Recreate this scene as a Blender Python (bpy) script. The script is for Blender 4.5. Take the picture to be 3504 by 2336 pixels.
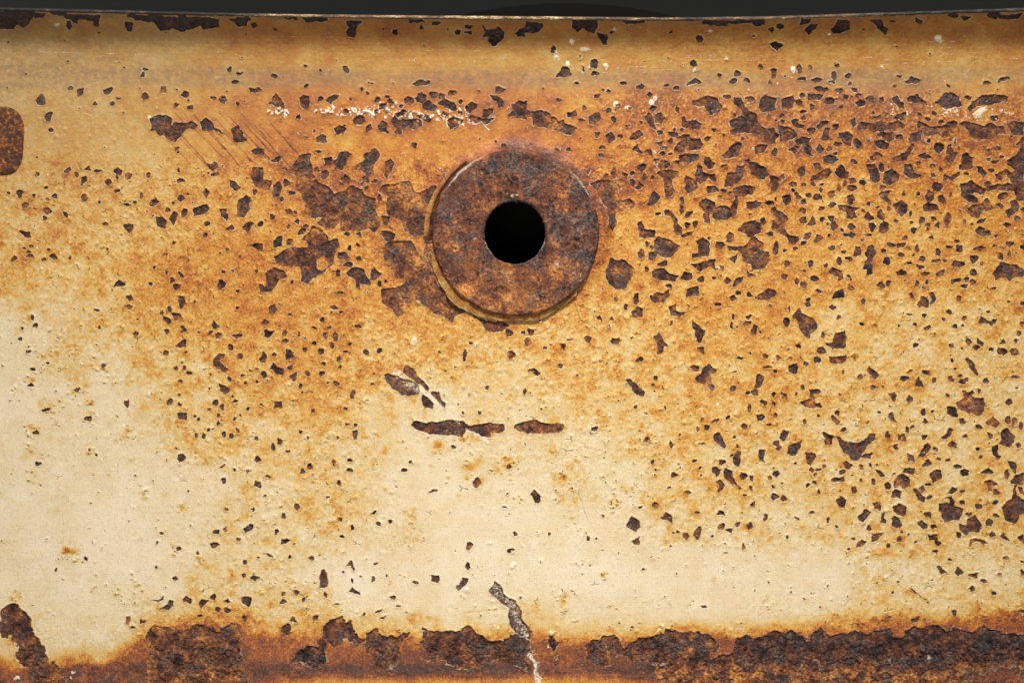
import bpy, math, random
import numpy as np

# ---------------------------------------------------------------- camera, light, exposure
sc = bpy.context.scene
for o in list(bpy.data.objects):
    bpy.data.objects.remove(o)
S = 1e-4                       # one survey unit is a tenth of a millimetre
CX, CY = 1752.0, 1168.0
DIST = 0.60
cam_d = bpy.data.cameras.new('camera')
cam = bpy.data.objects.new('camera', cam_d)
sc.collection.objects.link(cam)
cam.location = (0, -DIST, 0)
cam.rotation_euler = (math.radians(90), 0, 0)
cam_d.sensor_width = 36
cam_d.lens = 36 * DIST / (3504 * S)
cam_d.clip_start = 0.01
cam_d.clip_end = 20
cam_d.dof.use_dof = True
cam_d.dof.focus_distance = DIST - 0.001
cam_d.dof.aperture_fstop = 13
sc.camera = cam

world = bpy.data.worlds.new('World')
sc.world = world
world.use_nodes = True
world.node_tree.nodes['Background'].inputs[0].default_value = (1.0, 0.97, 0.93, 1)
world.node_tree.nodes['Background'].inputs[1].default_value = 0.10

def area(name, loc, target, size, watts, col):
    d = bpy.data.lights.new(name, 'AREA')
    d.shape = 'DISK'
    d.size = size
    d.energy = watts
    d.color = col
    o = bpy.data.objects.new(name, d)
    sc.collection.objects.link(o)
    o.location = loc
    v = np.array(target) - np.array(loc)
    import mathutils
    o.rotation_euler = mathutils.Vector(v).to_track_quat('-Z', 'Y').to_euler()
    return o
area('key_softbox', (0.05, -0.74, 0.94), (0.015, 0, -0.085), 0.20, 1.93, (1.0, 0.965, 0.90)).data.spread = math.radians(54)
area('fill_softbox', (-0.10, -0.85, -0.25), (0.03, 0, -0.06), 0.4, 2.0, (1.0, 0.98, 0.95))

sc.view_settings.view_transform = 'Standard'
sc.view_settings.look = 'None'
sc.view_settings.exposure = 0.0
sc.view_settings.gamma = 1.0
sc.view_settings.use_curve_mapping = False
sc.render.engine = 'CYCLES'

# Outlines of the flaked-off patches, surveyed tile by tile. Four or five numbers
# are a small flake (x y width height [tilt]); six or more are an outline; a leading
# "-" is an island of paint left standing inside a bare patch.
CHIPS = {
(0, 0): """0 95 300 110 280 160 240 230 210 245 150 225 120 270 60 265 0 255;300 115 400 120 380 165 300 165;520 130 900 135 885 190 780 185 760 170 690 180 690 220 640 180 590 160;860 210 60 50;1110 200 1190 210 1170 280 1130 280;1190 140 1950 170 1960 250 1830 270 1790 230 1730 260 1640 285 1540 250 1500 280 1420 270 1400 220 1340 190 1200 185;2050 170 2220 170 2200 235 2130 230;2270 230 55 50;620 220 50 80;1295 622 55 25;1275 672 35 40;2055 625 40 45;627 792 40 28;680 805 755 795 740 845 690 860;965 815 85 60 -20;1455 800 75 60;1300 865 70 60;1660 845 70 60;1990 890 70 70;365 893 85 85;1057 880 40 25;435 1045 65 85;465 1157 40 30;845 938 35 25;995 925 40 35;1580 937 40 30;1708 965 55 45;2125 935 35 35;2100 730 60 45;2140 660 70 30;2285 815 110 50;1905 875 50 20;1340 1060 1400 1035 1480 1030 1530 1080 1530 1130 1570 1090 1620 1100 1710 1085 1770 1130 1740 1150 1680 1150 1640 1180 1560 1270 1500 1260 1470 1220 1420 1210 1390 1170 1350 1170 1360 1130;1800 1090 1845 1060 1900 1100 1925 1150 1860 1170 1805 1165;1925 1150 2000 1190 1985 1200 1920 1165;2075 1160 2130 1130 2150 1170 2200 1245 2170 1270 2095 1280;2245 1355 2290 1325 2352 1330 2352 1385 2280 1380;1845 1465 1885 1475 1920 1450 1950 1475 1940 1520 1900 1525 1860 1490;1580 1335 30 25""",
(900, 0): """110 270 35 25;750 185 885 190 870 215 830 235 830 280 820 345 760 340 745 290 770 240 750 215;1185 290 45 60;1420 250 50 45;1500 190 1595 190 1560 230 1510 225;1740 285 50 55;1840 240 65 50;1830 290 80 30;1960 220 2010 260 2080 260 2110 235 2150 290 2150 340 2110 380 2090 410 2040 415 2020 370 2030 330 1960 335 1990 280;2250 300 2290 250 2352 255 2352 335 2270 335;385 597 35 30;517 638 30 35;740 630 70 60 40;105 675 55 30;390 770 30 30;965 745 50 15;1340 760 1390 715 1490 725 1480 750 1400 770;885 800 35 40;940 835 55 25;80 860 120 840 150 880 185 930 185 1000 150 985 120 960 80 930;60 925 35 30;320 880 370 855 415 865 420 920 400 965 345 965 325 920;523 888 50 50;570 900 620 860 680 858 665 890 600 935;785 895 35 40;1028 890 50 60;1110 870 45 35;1145 910 50 35;1160 940 45 40;1040 940 1110 925 1100 965 1050 980;1310 905 80 60;1415 875 90 80;1530 845 80 60;1600 855 50 60;1690 840 70 60;1420 930 1480 905 1560 960 1540 985 1480 990 1430 970;1560 930 1620 880 1700 920 1725 970 1710 1000 1660 985 1630 955;1760 918 35 35;1805 950 1860 915 1920 930 1920 975 1840 1005 1810 985;1240 955 40 40;1200 1030 1250 985 1295 995 1260 1040 1210 1045;735 1005 45 45;318 1048 35 45;1018 1005 40 35;1415 1045 45 35;1470 1065 60 60;1620 1020 60 65;1755 1018 45 40;1960 1030 1980 980 2050 970 2050 1010 2010 1050 1970 1050;2030 860 2090 850 2150 910 2150 950 2100 960 2080 900 2040 890;2120 805 90 55;2220 940 2290 910 2352 900 2352 1070 2270 1055 2190 1035 2230 990;810 1070 840 1030 890 1035 905 1090 880 1115 820 1105;640 1150 690 1115 740 1150 720 1195 660 1210;480 1230 530 1200 560 1220 575 1275 480 1275;925 1140 965 1115 985 1150 930 1190;1025 1130 1075 1090 1110 1110 1120 1190 1060 1180 1030 1160;1155 1090 1180 1050 1230 1080 1300 1070 1360 1060 1420 1080 1425 1135 1350 1165 1300 1120 1240 1170 1180 1150;1210 1185 55 60;1640 1080 1700 1040 1790 1090 1720 1150 1680 1160;1830 1080 1850 1030 1900 1040 1960 1060 2070 1060 2000 1120 1940 1090 1860 1110;1355 1295 45 50;455 1180 25 25;490 1355 60 30;2150 1300 60 30;60 1435 155 1395 150 1460 100 1450;640 1450 690 1370 750 1360 800 1380 760 1420 740 1470 710 1530 660 1510;550 1420 630 1410 625 1460 550 1480""",
(1800, 0): """0 200 140 205 150 240 110 280 20 300 0 300;410 180 630 185 640 230 610 300 560 280 520 250 460 280 410 240;640 290 720 320 720 400 680 390 650 340;770 290 40 40;243 445 60 55;480 520 25 35;515 625 20 25;570 550 620 530 645 560 630 610 580 600;615 662 65 50;330 600 390 610 410 680 330 690 270 690;1560 350 60 80;1500 570 70 60;1290 285 30 25;1620 200 100 40;2195 270 50 60;2275 240 70 55;2030 325 30 20;2190 390 2230 380 2290 400 2250 460 2200 430;2100 605 50 45;2210 645 60 60;2215 685 40 40;1885 665 60 55;1860 730 80 40;1975 725 60 35;1730 680 40 30;2195 745 40 30;1430 765 1520 710 1570 745 1500 760;455 750 40 25;870 755 60 30;1020 780 90 40;1340 797 60 30;1260 765 60 20;680 810 30 25;735 820 35 20;635 857 40 25;1110 845 50 30;525 965 40 55;742 990 50 40;825 970 50 90;935 975 30 30;1140 975 100 50;1360 990 45 55;300 905 50 30;380 1010 450 990 455 1040 380 1055;485 1075 70 35;0 980 40 1010 130 980 200 1020 260 1060 290 1090 340 1080 350 1120 420 1130 470 1150 400 1215 300 1190 220 1150 70 1125 60 1060 0 1040;550 1060 600 1020 650 1010 665 1060 620 1120 560 1115;775 1080 50 50;1065 1050 1100 1020 1140 1060 1160 1130 1175 1170 1110 1135 1070 1080;1160 1030 1210 1010 1245 1060 1210 1110 1165 1100;1390 1050 1420 1050 1440 1090 1500 1075 1570 1110 1560 1160 1480 1150 1400 1130;1680 1162 35 30;1340 1162 25 25;1395 1160 30 30;1205 1190 50 40;1030 1100 30 35;845 1225 45 35;910 1130 50 25;605 1190 660 1190 650 1230 620 1230;710 1220 760 1185 805 1245 740 1285;940 1240 950 1190 1010 1160 1050 1200 970 1250;1270 1180 1370 1195 1360 1235 1300 1230;1360 1245 1410 1200 1470 1210 1480 1250 1550 1250 1580 1290 1550 1340 1450 1350 1370 1380 1320 1350 1350 1290 1390 1280;1580 1240 1650 1220 1620 1270;1300 1270 45 40;1490 900 1560 890 1620 860 1700 880 1750 950 1740 1000 1640 1030 1600 960 1500 940;1790 875 80 40;1860 870 1930 880 1950 950 2000 1000 2060 1020 2080 1100 2130 1160 2210 1150 2260 1210 2230 1280 2160 1300 2130 1230 2060 1190 1960 1180 1830 1210 1820 1170 1890 1140 1830 1130 1820 1090 1900 1060 1950 1040 1930 990 1870 940;2090 900 2140 860 2230 880 2230 990 2110 1000 2085 950;2010 890 110 60;2290 890 2352 880 2352 990 2290 970;1870 1040 30 25;2290 1040 50 35;2300 1090 40 30;2240 1080 30 20;950 1330 1000 1290 1020 1340 1045 1380 980 1350;1060 1350 1110 1330 1125 1390 1080 1380;1160 1280 1230 1270 1210 1310;1230 1325 70 40;1215 1375 60 40;1285 1382 25 25;675 1395 60 40 40;675 1320 30 20;280 1340 50 25;380 1345 50 30;1130 1430 1190 1425 1160 1470;1005 1500 1060 1460 1080 1500 1040 1540;1200 1480 1240 1430 1285 1480 1240 1510;1360 1400 1430 1380 1540 1385 1550 1420 1480 1450 1420 1500 1340 1480 1310 1440 1370 1430;1590 1420 1640 1410 1690 1480 1650 1505 1590 1470;1750 1400 1830 1320 1880 1270 1945 1290 1910 1350 1900 1390 1850 1410 1780 1430;2035 1320 2090 1290 2160 1310 2120 1360 2050 1370;2230 1360 60 60;1770 1500 60 45;1940 1245 30 30;1770 1215 30 30;1950 1440 2005 1430 1990 1470""",
(2604, 0): """390 260 450 215 510 235 430 310;620 270 700 180 800 190 800 260 740 290 640 300;980 190 1080 180 1100 230 1140 260 1110 310 1060 270;1180 185 60 20;1370 170 1445 175 1440 210 1380 210;1790 150 1880 150 1830 195;2080 140 2352 120 2300 170 2150 170;335 620 40 90;435 605 50 45;685 585 40 30;655 680 50 100 20;630 740 60 30;790 680 60 50;1230 688 60 25;1260 745 1350 700 1430 720 1390 750;370 715 100 30;500 725 90 40;800 755 40 30;1195 775 40 25;1675 772 40 20;2020 745 80 30;2160 720 90 35 -20;2200 700 60 35;415 840 480 850 570 850 520 900 430 900;370 860 40 35;610 905 80 70;750 870 50 50;870 860 70 40;890 930 80 60;975 885 80 50;1080 890 90 45 -20;840 810 70 35;700 815 90 30;540 800 140 35;710 962 35 30;455 965 60 40 -30;190 890 260 870 300 860 310 900 270 960 200 985;345 925 60 60;370 1005 60 35;1180 885 1225 870 1240 910 1285 920 1280 970 1240 985 1190 920;1305 870 1400 845 1440 890 1490 920 1480 945 1400 920 1310 900;1560 930 1640 840 1700 830 1760 870 1790 950 1720 955 1660 985 1620 945;1850 870 70 40;1850 960 1910 900 1990 860 2080 850 2210 870 2200 910 2110 920 2040 950 1930 950 1870 1000;1015 1010 30 15;1113 1027 40 40;1040 1050 80 35;1420 1030 40 45;1550 1015 40 35;1490 1070 50 35;1600 1090 50 35;2090 1055 70 55;1190 1065 1240 1020 1300 1010 1290 1070 1240 1080;800 1080 840 1055 850 1110 820 1140;860 1130 900 1095 1000 1110 1080 1080 1130 1110 1230 1090 1280 1120 1280 1160 1200 1180 1120 1160 1010 1190 960 1165 870 1170;1395 1140 1410 1090 1500 1130 1620 1135 1680 1090 1760 1085 1740 1200 1700 1260 1640 1240 1600 1200 1480 1215 1420 1190;1770 1110 1820 1085 1920 1110 2000 1130 2060 1095 2110 1140 2170 1130 2185 1200 2120 1200 2080 1240 2000 1245 1930 1260 1880 1210 1830 1150;2205 1120 2270 1090 2352 1100 2352 1210 2260 1200 2225 1160;275 1080 310 1060 340 1080 330 1110 390 1130 380 1150 320 1150 280 1120;380 1068 50 40;490 1140 530 1090 600 1080 600 1110 520 1150;635 1130 700 1105 700 1150 660 1160;165 1130 240 1140 290 1160 320 1220 280 1250 170 1270;415 1165 485 1150 470 1190 430 1195;530 1260 550 1200 570 1150 620 1150 600 1200 605 1250;700 1200 790 1180 825 1230 800 1310 760 1300 700 1230;830 1280 860 1245 905 1290 865 1330 830 1310;290 1270 360 1240 450 1240 430 1290 330 1300;240 1350 300 1310 350 1320 310 1370;385 1350 420 1290 460 1330 430 1370 460 1400 410 1390;485 1330 520 1290 550 1330 530 1370;610 1330 70 50;690 1300 70 40;560 1400 620 1385 710 1430 640 1470 570 1450;670 1380 45 25;965 1255 40 40;1040 1210 1090 1180 1130 1200 1180 1180 1200 1240 1150 1280 1100 1240;1240 1225 65 50;1010 1265 1080 1260 1150 1290 1130 1330 1070 1340 1020 1300;1310 1240 1340 1210 1430 1180 1440 1260 1380 1270 1330 1280;1505 1260 50 35;1735 1272 35 30;1550 1350 1560 1290 1600 1270 1640 1310 1600 1380;1670 1300 1700 1290 1720 1350 1760 1365 1720 1430 1700 1475 1650 1430 1660 1390;1320 1330 1360 1290 1380 1330 1330 1380 1300 1430 1180 1460 1160 1420 1250 1380;975 1400 1040 1360 1085 1400 1060 1420 980 1430;835 1455 55 50;1410 1390 1470 1370 1520 1410 1450 1425;1420 1462 40 35;1535 1487 50 50;1080 1500 40 80;1800 1390 1850 1370 1895 1420 1890 1510 1800 1500;2120 1330 60 40;2160 1405 30 25;2095 1445 80 30;2020 1355 30 20;2030 1418 30 25;2200 1430 2280 1400 2300 1350 2352 1290 2352 1500 2230 1490;2260 1300 2352 1220 2352 1270""",
(0, 560): """335 100 45 50;575 65 635 30 640 60 600 85;690 105 30 50;750 60 800 20 815 70;870 65 70 25;730 200 735 120 770 115 780 155;1050 75 70 60;1045 120 30 30;1155 115 70 65;1325 107 40 60;965 167 60 55;412 213 35 30;1597 60 20 45;1615 155 85 40;1925 97 85 20;75 260 40 30;175 265 75 70;305 282 40 20;425 312 35 30;490 290 50 50;1050 245 45 25;1262 285 25 40;755 300 45 60;228 370 60 55;1205 347 40 25;1130 365 60 20;890 345 25 30;420 420 80 55;400 485 20 45;590 455 80 40 25;1375 345 75 80;1500 412 50 50;1520 500 1550 430 1600 445 1580 500 1555 555;1610 310 60 60;1645 440 60 60;1680 265 20 15;1545 355 25 25;1720 430 1740 395 1840 360 1860 400 1840 440 1740 460;1850 220 1875 260 1850 300 1810 265;2050 210 2060 155 2110 165 2150 215 2100 250;2250 120 2260 40 2352 45 2352 210 2280 210;2280 250 50 50;2125 350 2150 310 2210 280 2240 320 2230 420 2170 490 2115 470;1390 480 1450 475 1490 515 1470 590 1410 570;1100 540 1130 535 1195 540 1180 590 1155 625 1110 590;940 542 45 35;1950 405 2030 410 2030 460 2030 510 1970 460;2060 575 80 65;2165 570 2230 525 2265 540 2220 620 2175 590;2325 545 50 50;1850 540 45 35;1835 640 50 45;175 597 260 610 265 665 220 665;275 740 50 20;220 762 30 20;250 792 40 20;90 870 125 815 155 845 100 875;270 832 80 30;395 857 40 30;475 830 60 60;632 845 30 30;433 765 30 20;963 767 20 25;1480 812 40 35;1555 705 25 35;1380 930 25 30;1485 970 20 40;2240 740 2300 700 2345 730 2340 790 2300 780;2035 770 30 40;1965 795 30 20;1010 1100 1060 1030 1120 1075 1110 1095;1342 1080 40 40;1590 960 1645 1000 1645 1035 1600 1010;1540 1045 40 55;1585 1105 60 55;1975 1080 85 90;2335 1120 60 70;2295 965 30 40;2117 1133 35 25;2075 955 25 30;1995 970 25 25;1160 1205 60 50;1163 1278 85 30 5;872 1308 55 30;1600 1190 1645 1180 1660 1245 1620 1305 1595 1260;1525 1295 30 50;1445 1335 30 40;1495 1390 80 50 40;1530 1330 1600 1345 1635 1385 1570 1410;1640 1475 50 60;1485 1495 60 50;1910 1405 1975 1450 1915 1475 1895 1445;1885 1510 40 30;1955 1540 60 60;2120 1535 110 40;1215 1520 45 30;320 1445 45 40;290 1375 30 40;205 1470 30 20;2125 1290 35 25;1740 1235 25 25;1770 1510 25 20;890 1460 20 30""",
(900, 560): """430 -85 330 -75 280 0 230 60 300 110 300 230 340 280 360 430 440 480 540 480 480 530 540 570 620 590 690 510 700 600 830 600 950 590 1000 620 1060 560 1010 450 1000 310 900 290 880 230 780 200 740 240 640 280 590 220 500 170 440 90 430 -20;810 60 850 10 910 -30 900 -80 950 -100 990 -145 1050 -80 1020 -30 980 20 985 80 950 110 960 170 900 170 880 130 930 100 870 60;1090 100 1100 -20 1140 -45 1170 0 1150 60 1110 135;490 55 60 50;555 100 60 80;740 140 80 70;1000 155 50 40;885 185 40 40;220 170 60 60;190 50 35 50;260 265 40 35;930 225 40 30;0 150 70 160 75 200 50 240 0 235;90 240 110 190 150 165 180 230 150 280 155 310 110 335 90 300;180 322 35 35;235 430 60 50;290 440 30 25;75 475 60 60;225 558 40 40;305 520 50 40;380 560 60 40;350 580 380 590 370 640 320 640 330 590;90 690 130 650 170 650 165 735 100 745;230 710 70 60;1035 305 40 60;440 560 520 590 580 650 590 700 670 670 680 740 640 810 630 900 560 960 540 980 470 1010 400 1080 350 1060 340 940 280 920 130 900 90 830 200 770 320 750 400 740 390 690 360 680 420 610;- 480 860 550 810 570 870 580 940 520 960 470 930;20 980 100 930 180 950 215 1000 140 1040 120 1090 70 1145 0 1140 30 1060;265 1055 40 40;745 635 60 50;860 630 60 50;670 800 720 790 760 830 730 870 670 860;860 850 60 50;765 900 80 50;680 980 45 60;850 730 30 35;770 755 50 50 45;745 980 800 930 900 940 920 1000 960 1050 950 1090 860 1070 870 1120 840 1110 830 1040 770 1020;970 950 1000 935 1030 970 1060 980 1000 1040 960 1040;1040 1075 30 60;1100 1050 25 40;685 1160 80 40;640 1285 80 30;50 1300 100 1255 120 1300 100 1345 60 1335;240 1348 30 25;25 1415 60 50;530 1400 30 40;700 1325 30 20;850 1455 60 45;590 1465 25 25;10 1490 110 1500 60 1550 10 1545;200 1520 40 50;560 1530 50 50;645 1530 40 40;320 1530 20 40;620 1330 30 15;465 1465 40 20;1030 250 1060 200 1170 180 1240 160 1310 170 1330 210 1370 265 1430 250 1530 200 1570 210 1520 290 1480 420 1450 560 1440 640 1340 650 1260 600 1240 520 1200 510 1140 480 1110 430 1110 290 1040 260;1050 470 1140 480 1110 550 1075 550;1060 600 1110 590 1180 630 1170 670 1110 690 1060 640;1050 760 1130 690 1220 690 1320 700 1370 760 1400 820 1440 850 1440 700 1520 700 1500 870 1500 960 1560 1080 1700 1220 1820 1320 1720 1360 1700 1410 1640 1400 1620 1370 1540 1350 1480 1290 1380 1220 1340 1220 1310 1290 1250 1280 1260 1340 1200 1370 1160 1300 1060 1250 1055 1130 1180 1110 1270 1070 1280 980 1240 1030 1190 1020 1160 960 1110 920 1080 850;1860 1340 2000 1410 2090 1410 2120 1380 2210 1450 2140 1500 2000 1510 1970 1430;2200 1510 80 60;2330 1510 50 40""",
(1800, 560): """565 70 25 60;570 190 640 150 740 150 800 170 850 220 810 260 850 330 940 310 980 360 940 400 900 400 850 430 800 440 810 560 780 610 730 570 740 480 720 380 660 300;745 90 770 40 800 80 820 130 780 140;850 80 910 90 900 140 860 130;720 120 40 50;850 170 60 40;955 85 55 35;1005 15 1040 0 1080 10 1075 50 1040 75;1070 125 60 80;1130 130 25 45;950 165 40 60;980 220 1010 160 1050 200 1020 230;1170 85 1220 50 1280 65 1360 80 1310 140 1310 200 1340 250 1280 300 1240 290 1240 130;1210 10 60 70;1390 15 100 50;1420 220 1440 110 1530 180 1520 230 1440 265;1510 110 1530 20 1560 20 1580 80 1690 100 1700 160 1660 150 1640 110 1560 190 1520 160;1650 15 90 50;1770 35 60 50;1625 205 1690 200 1730 250 1620 265;1765 250 50 25;1830 265 25 25;1770 210 1800 90 1860 80 1890 20 1960 20 1960 90 1920 130 1870 200;1995 0 2040 -10 2140 40 2170 100 2130 140 2060 130 2010 100;1860 230 1950 200 2040 210 2020 270 1940 300 1860 290;2180 110 2260 130 2300 85 2320 120 2270 170 2240 240 2190 240;1095 320 1150 240 1200 310 1130 380 1090 370;1395 330 40 70;1390 410 30 100;1735 308 45 30;1420 480 1440 430 1490 430 1460 480;1185 450 50 20;1240 430 1270 415 1310 440 1350 500 1360 540 1390 580 1390 630 1340 630 1320 580 1320 490 1260 470;1440 550 60 60;1515 545 35 60;1390 640 1500 600 1490 640 1400 670;1545 350 1610 310 1690 360 1700 410 1740 380 1830 400 1870 330 1870 290 1900 300 1890 400 1870 470 1740 500 1700 515 1670 480 1680 430 1640 430 1640 530 1590 530 1590 430 1550 380;1970 350 2060 330 2110 340 2070 400 2010 415 1970 390;2175 355 80 40;2235 320 20 30;2300 290 2352 280 2352 370 2300 350;2005 455 35 15;2120 515 50 80;2180 440 2220 380 2240 420 2280 430 2350 500 2300 570 2352 640 2400 700 2310 640 2200 600 2195 550 2230 500;1890 600 1950 540 2050 505 2110 550 2100 620 2030 660 1990 660 1940 620;2185 635 70 50;1800 745 1890 750 1950 750 2000 680 2060 660 2125 730 2110 780 2170 800 2170 860 2130 930 2030 945 2010 900 1940 860 1920 800 1850 780 1810 780;2230 760 60 120;2310 780 50 30;2340 900 40 50;1820 850 1885 820 1855 890;1790 650 1820 615 1865 640 1840 700 1790 700;1520 690 1580 670 1640 710 1630 840 1570 830 1490 840 1490 805 1550 800;1740 730 90 55;1640 675 40 30;1075 720 25 40;1000 590 990 540 1030 520 1060 590 1150 600 1150 665 1070 670 1010 655;1140 700 1190 650 1280 680 1370 745 1340 780 1300 835 1220 830 1170 790 1150 860 1100 865 1095 800 1150 770;1120 745 40 30;1030 812 60 75;715 950 760 845 820 865 890 860 945 920 945 1000 900 1100 810 1120 720 1040;1175 890 1260 865 1265 910 1220 920;1120 960 1150 935 1240 940 1280 980 1365 1000 1340 1050 1200 1040 1130 1010;1375 1030 1420 970 1480 990 1475 1050;1470 900 1690 860 1700 960 1650 920 1560 965 1510 930;1560 1040 75 55;1080 950 35 50;1675 1020 35 20;1750 930 40 50;1970 950 2050 1000 1990 1015;1800 1045 75 60;1845 1100 1860 1050 1940 1010 1940 1060 1870 1090;2310 1010 50 60;1270 1095 80 45;1440 1120 1540 1095 1550 1180 1430 1190;1115 1190 1180 1150 1220 1170 1270 1135 1285 1160 1230 1240 1150 1250 1115 1220;950 1250 970 1170 1005 1165 1015 1240 980 1275;895 1275 40 40;810 1215 40 40;940 1340 990 1290 1045 1300 1030 1370 980 1385 945 1360;1270 1280 1340 1260 1340 1310 1380 1330 1420 1320 1410 1350 1340 1360 1290 1360;1295 1430 25 55;1485 1410 1540 1440 1600 1495 1580 1568 1560 1610 1510 1540;1140 1560 1185 1505 1220 1560;645 1350 680 1410 620 1380;770 1390 35 30;45 1505 50 65;550 1555 50 30;1855 1205 80 45;1990 1175 40 40;1905 1155 50 35;2190 1275 35 25;2065 1190 2160 1120 2240 1140 2240 1170 2180 1215 2070 1215;1990 1370 60 50;1980 1430 60 40;2010 1520 2040 1440 2075 1460 2050 1530;1855 1370 25 40;1840 1440 30 60;2320 1410 60 60;1720 1265 50 30""",
(2604, 560): """330 40 400 30 400 90 350 110;470 0 520 0 550 50 500 60;440 150 480 100 560 60 610 50 635 90 600 130 520 140;665 80 720 15 750 50 760 80 790 80 760 140 720 140 680 110;820 150 65 55;907 175 60 65;930 10 1020 0 1045 60 1065 150 1020 175 980 140 960 70;1083 40 40 70;1110 70 1170 50 1245 110 1230 160 1150 190 1090 180;1280 0 1350 10 1370 80 1430 115 1370 140 1310 130 1280 70;1535 25 50 50;1550 108 50 30;1630 150 1640 100 1700 120 1780 75 1780 110 1720 155 1680 140;1770 20 1890 0 1890 50 1780 60;1925 30 1970 40 2015 90 1990 125 1950 90;2055 60 50 50;1840 95 40 25;1610 60 30 40;2080 110 2140 80 2180 55 2235 100 2160 110 2150 155 2100 140;2200 0 2352 0 2352 200 2250 190 2200 110 2270 60 2210 20;2000 180 2030 165 2060 195 2220 180 2352 200 2352 330 2280 330 2270 240 2060 235 2030 250;1785 190 1850 180 1885 150 1920 200 1990 210 2010 240 1960 280 1900 260 1860 270 1940 310 1930 350 1860 350 1790 290;2170 290 95 65;2138 380 50 50;2180 440 2230 400 2230 350 2280 330 2310 400 2270 440 2220 480;1840 430 1880 380 1960 370 2020 310 2070 400 2040 430 1960 430 1950 485 1870 460;1575 215 90 90;1465 310 1500 240 1540 270 1550 310 1500 345;1585 290 1620 280 1660 340 1640 385 1600 340;1455 380 1500 350 1570 370 1595 410 1540 415 1520 440 1460 420;288 185 70 45;380 190 60 30;465 190 40 35;550 185 45 20;695 215 40 70;755 180 35 45;540 235 40 30;815 220 90 50;290 235 30 30;315 270 45 35;1087 220 50 50;1050 280 1080 260 1155 250 1120 310 1170 350 1150 365 1100 330 1060 310;1275 280 40 50;1410 275 35 35;1695 277 25 25;205 285 265 280 270 330 240 375 205 350;385 340 60 50;335 300 50 35;435 280 60 35;510 300 80 60;630 275 60 80 30;805 305 80 70;805 350 50 60;365 415 75 50;545 405 60 60;630 370 80 50;690 375 760 380 880 405 830 440 860 490 800 500 745 490 770 440 710 420;920 428 40 25;965 360 30 30;1145 405 50 45;1045 382 40 10;1190 370 1250 325 1310 370 1300 430 1260 470 1210 430;1030 470 1070 405 1120 465 1100 500 1050 490;925 490 960 430 1005 500 970 515;370 510 70 60;410 550 450 460 490 540 440 560;637 495 60 50;550 500 45 40;597 545 25 25;655 565 70 85;810 565 75 55;727 590 40 30;995 570 75 80;1105 575 100 115;1207 515 45 35;1345 530 40 35;1435 500 55 60;1540 495 55 40;1490 550 50 45;1585 550 55 50;1360 600 50 50;1490 593 30 25;1520 660 40 35;1290 660 50 40;1335 450 25 50;1670 495 55 120;1815 520 45 60;1885 545 20 35;1780 440 35 45;1825 405 25 25;1925 515 2015 495 1990 525 1930 530;1920 600 1950 560 2000 580 1990 605 2050 600 2060 630 1970 650 1930 625;2197 550 75 60;2300 495 50 60;2340 415 30 40;2095 645 35 25;375 670 390 630 440 615 450 640 400 680;470 700 500 640 555 665 500 715;240 640 330 650 330 690 290 730 250 720;382 710 50 40;605 650 30 30;755 635 40 30;810 640 80 50;970 645 50 30;915 685 35 30;1165 730 70 35;1210 740 1220 715 1300 715 1290 750 1220 765;640 760 60 45;740 788 35 30;825 835 840 740 885 740 890 810 850 835;790 850 70 30 20;705 870 50 75;440 890 55 60;235 905 50 40;575 905 35 30;305 770 40 25;920 940 950 860 935 800 960 740 1000 730 1040 790 1000 860 1000 980 940 1000 960 950;1095 783 50 40;1135 870 55 80 30;1250 970 100 60;1255 810 55 40;1370 815 30 50;1400 760 30 60;1450 850 60 50;1425 920 75 35;1325 885 40 20;1585 795 45 80 -30;1565 865 70 35;1640 860 50 25;1685 745 70 30;1775 760 75 80;1750 695 40 35;1750 900 125 70;1955 755 100 35;2095 740 40 35;2225 720 80 60;2335 745 50 40;2130 830 55 90 -15;2225 810 35 50;1865 825 1950 830 1920 890 1880 890;1975 900 25 40;1900 975 50 70 -30;1465 980 90 40 -15;1605 975 110 50 -30;2080 980 2140 885 2220 895 2280 900 2352 960 2352 1000 2240 1030 2220 1050 2190 1010 2090 1040;595 960 640 925 720 960 720 1040 690 1045 680 1000 620 985;315 1050 45 50;390 1080 60 40;485 1030 90 55;210 1010 45 60;780 1010 50 25;380 960 40 15;520 1143 55 40;640 1210 660 1150 740 1120 750 1180 700 1200;800 1112 60 35;1070 1085 65 50;1135 1065 50 65;1395 1075 50 50;1450 1110 40 20;1480 1055 30 45;1700 1080 1710 1040 1790 1025 1780 1055 1730 1060;1840 1030 45 50;1895 1060 60 55;1815 1095 50 35;2080 1115 40 25;915 1225 40 65 25;415 1270 60 60;430 1225 30 30;640 1280 60 40 -20;695 1375 40 40;905 1435 35 35;1230 1445 30 25;1390 1260 1430 1190 1500 1220 1500 1280 1420 1280;1500 1150 1540 1150 1570 1210 1550 1250 1510 1245 1530 1200;1350 1180 30 55;1770 1200 40 50;1675 1330 50 40;2330 1258 50 30;1325 1350 45 20;1465 1357 40 30;1630 1390 30 35;1820 1385 35 35;2030 1330 40 15;1730 1460 40 40;1380 1440 35 25;1480 1465 60 30;2215 1235 25 15;1945 1430 1960 1370 2010 1390 2020 1410 2060 1415 2070 1390 2115 1385 2100 1415 2060 1450 2020 1430 1980 1420;2335 1435 40 35;2310 1520 50 50;1800 1460 30 25;295 1340 340 1290 380 1350 460 1380 500 1430 490 1490 450 1510 430 1560 390 1550 340 1460 330 1400 290 1385;225 1420 50 70;260 1300 15 50;550 1530 40 60""",
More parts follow.
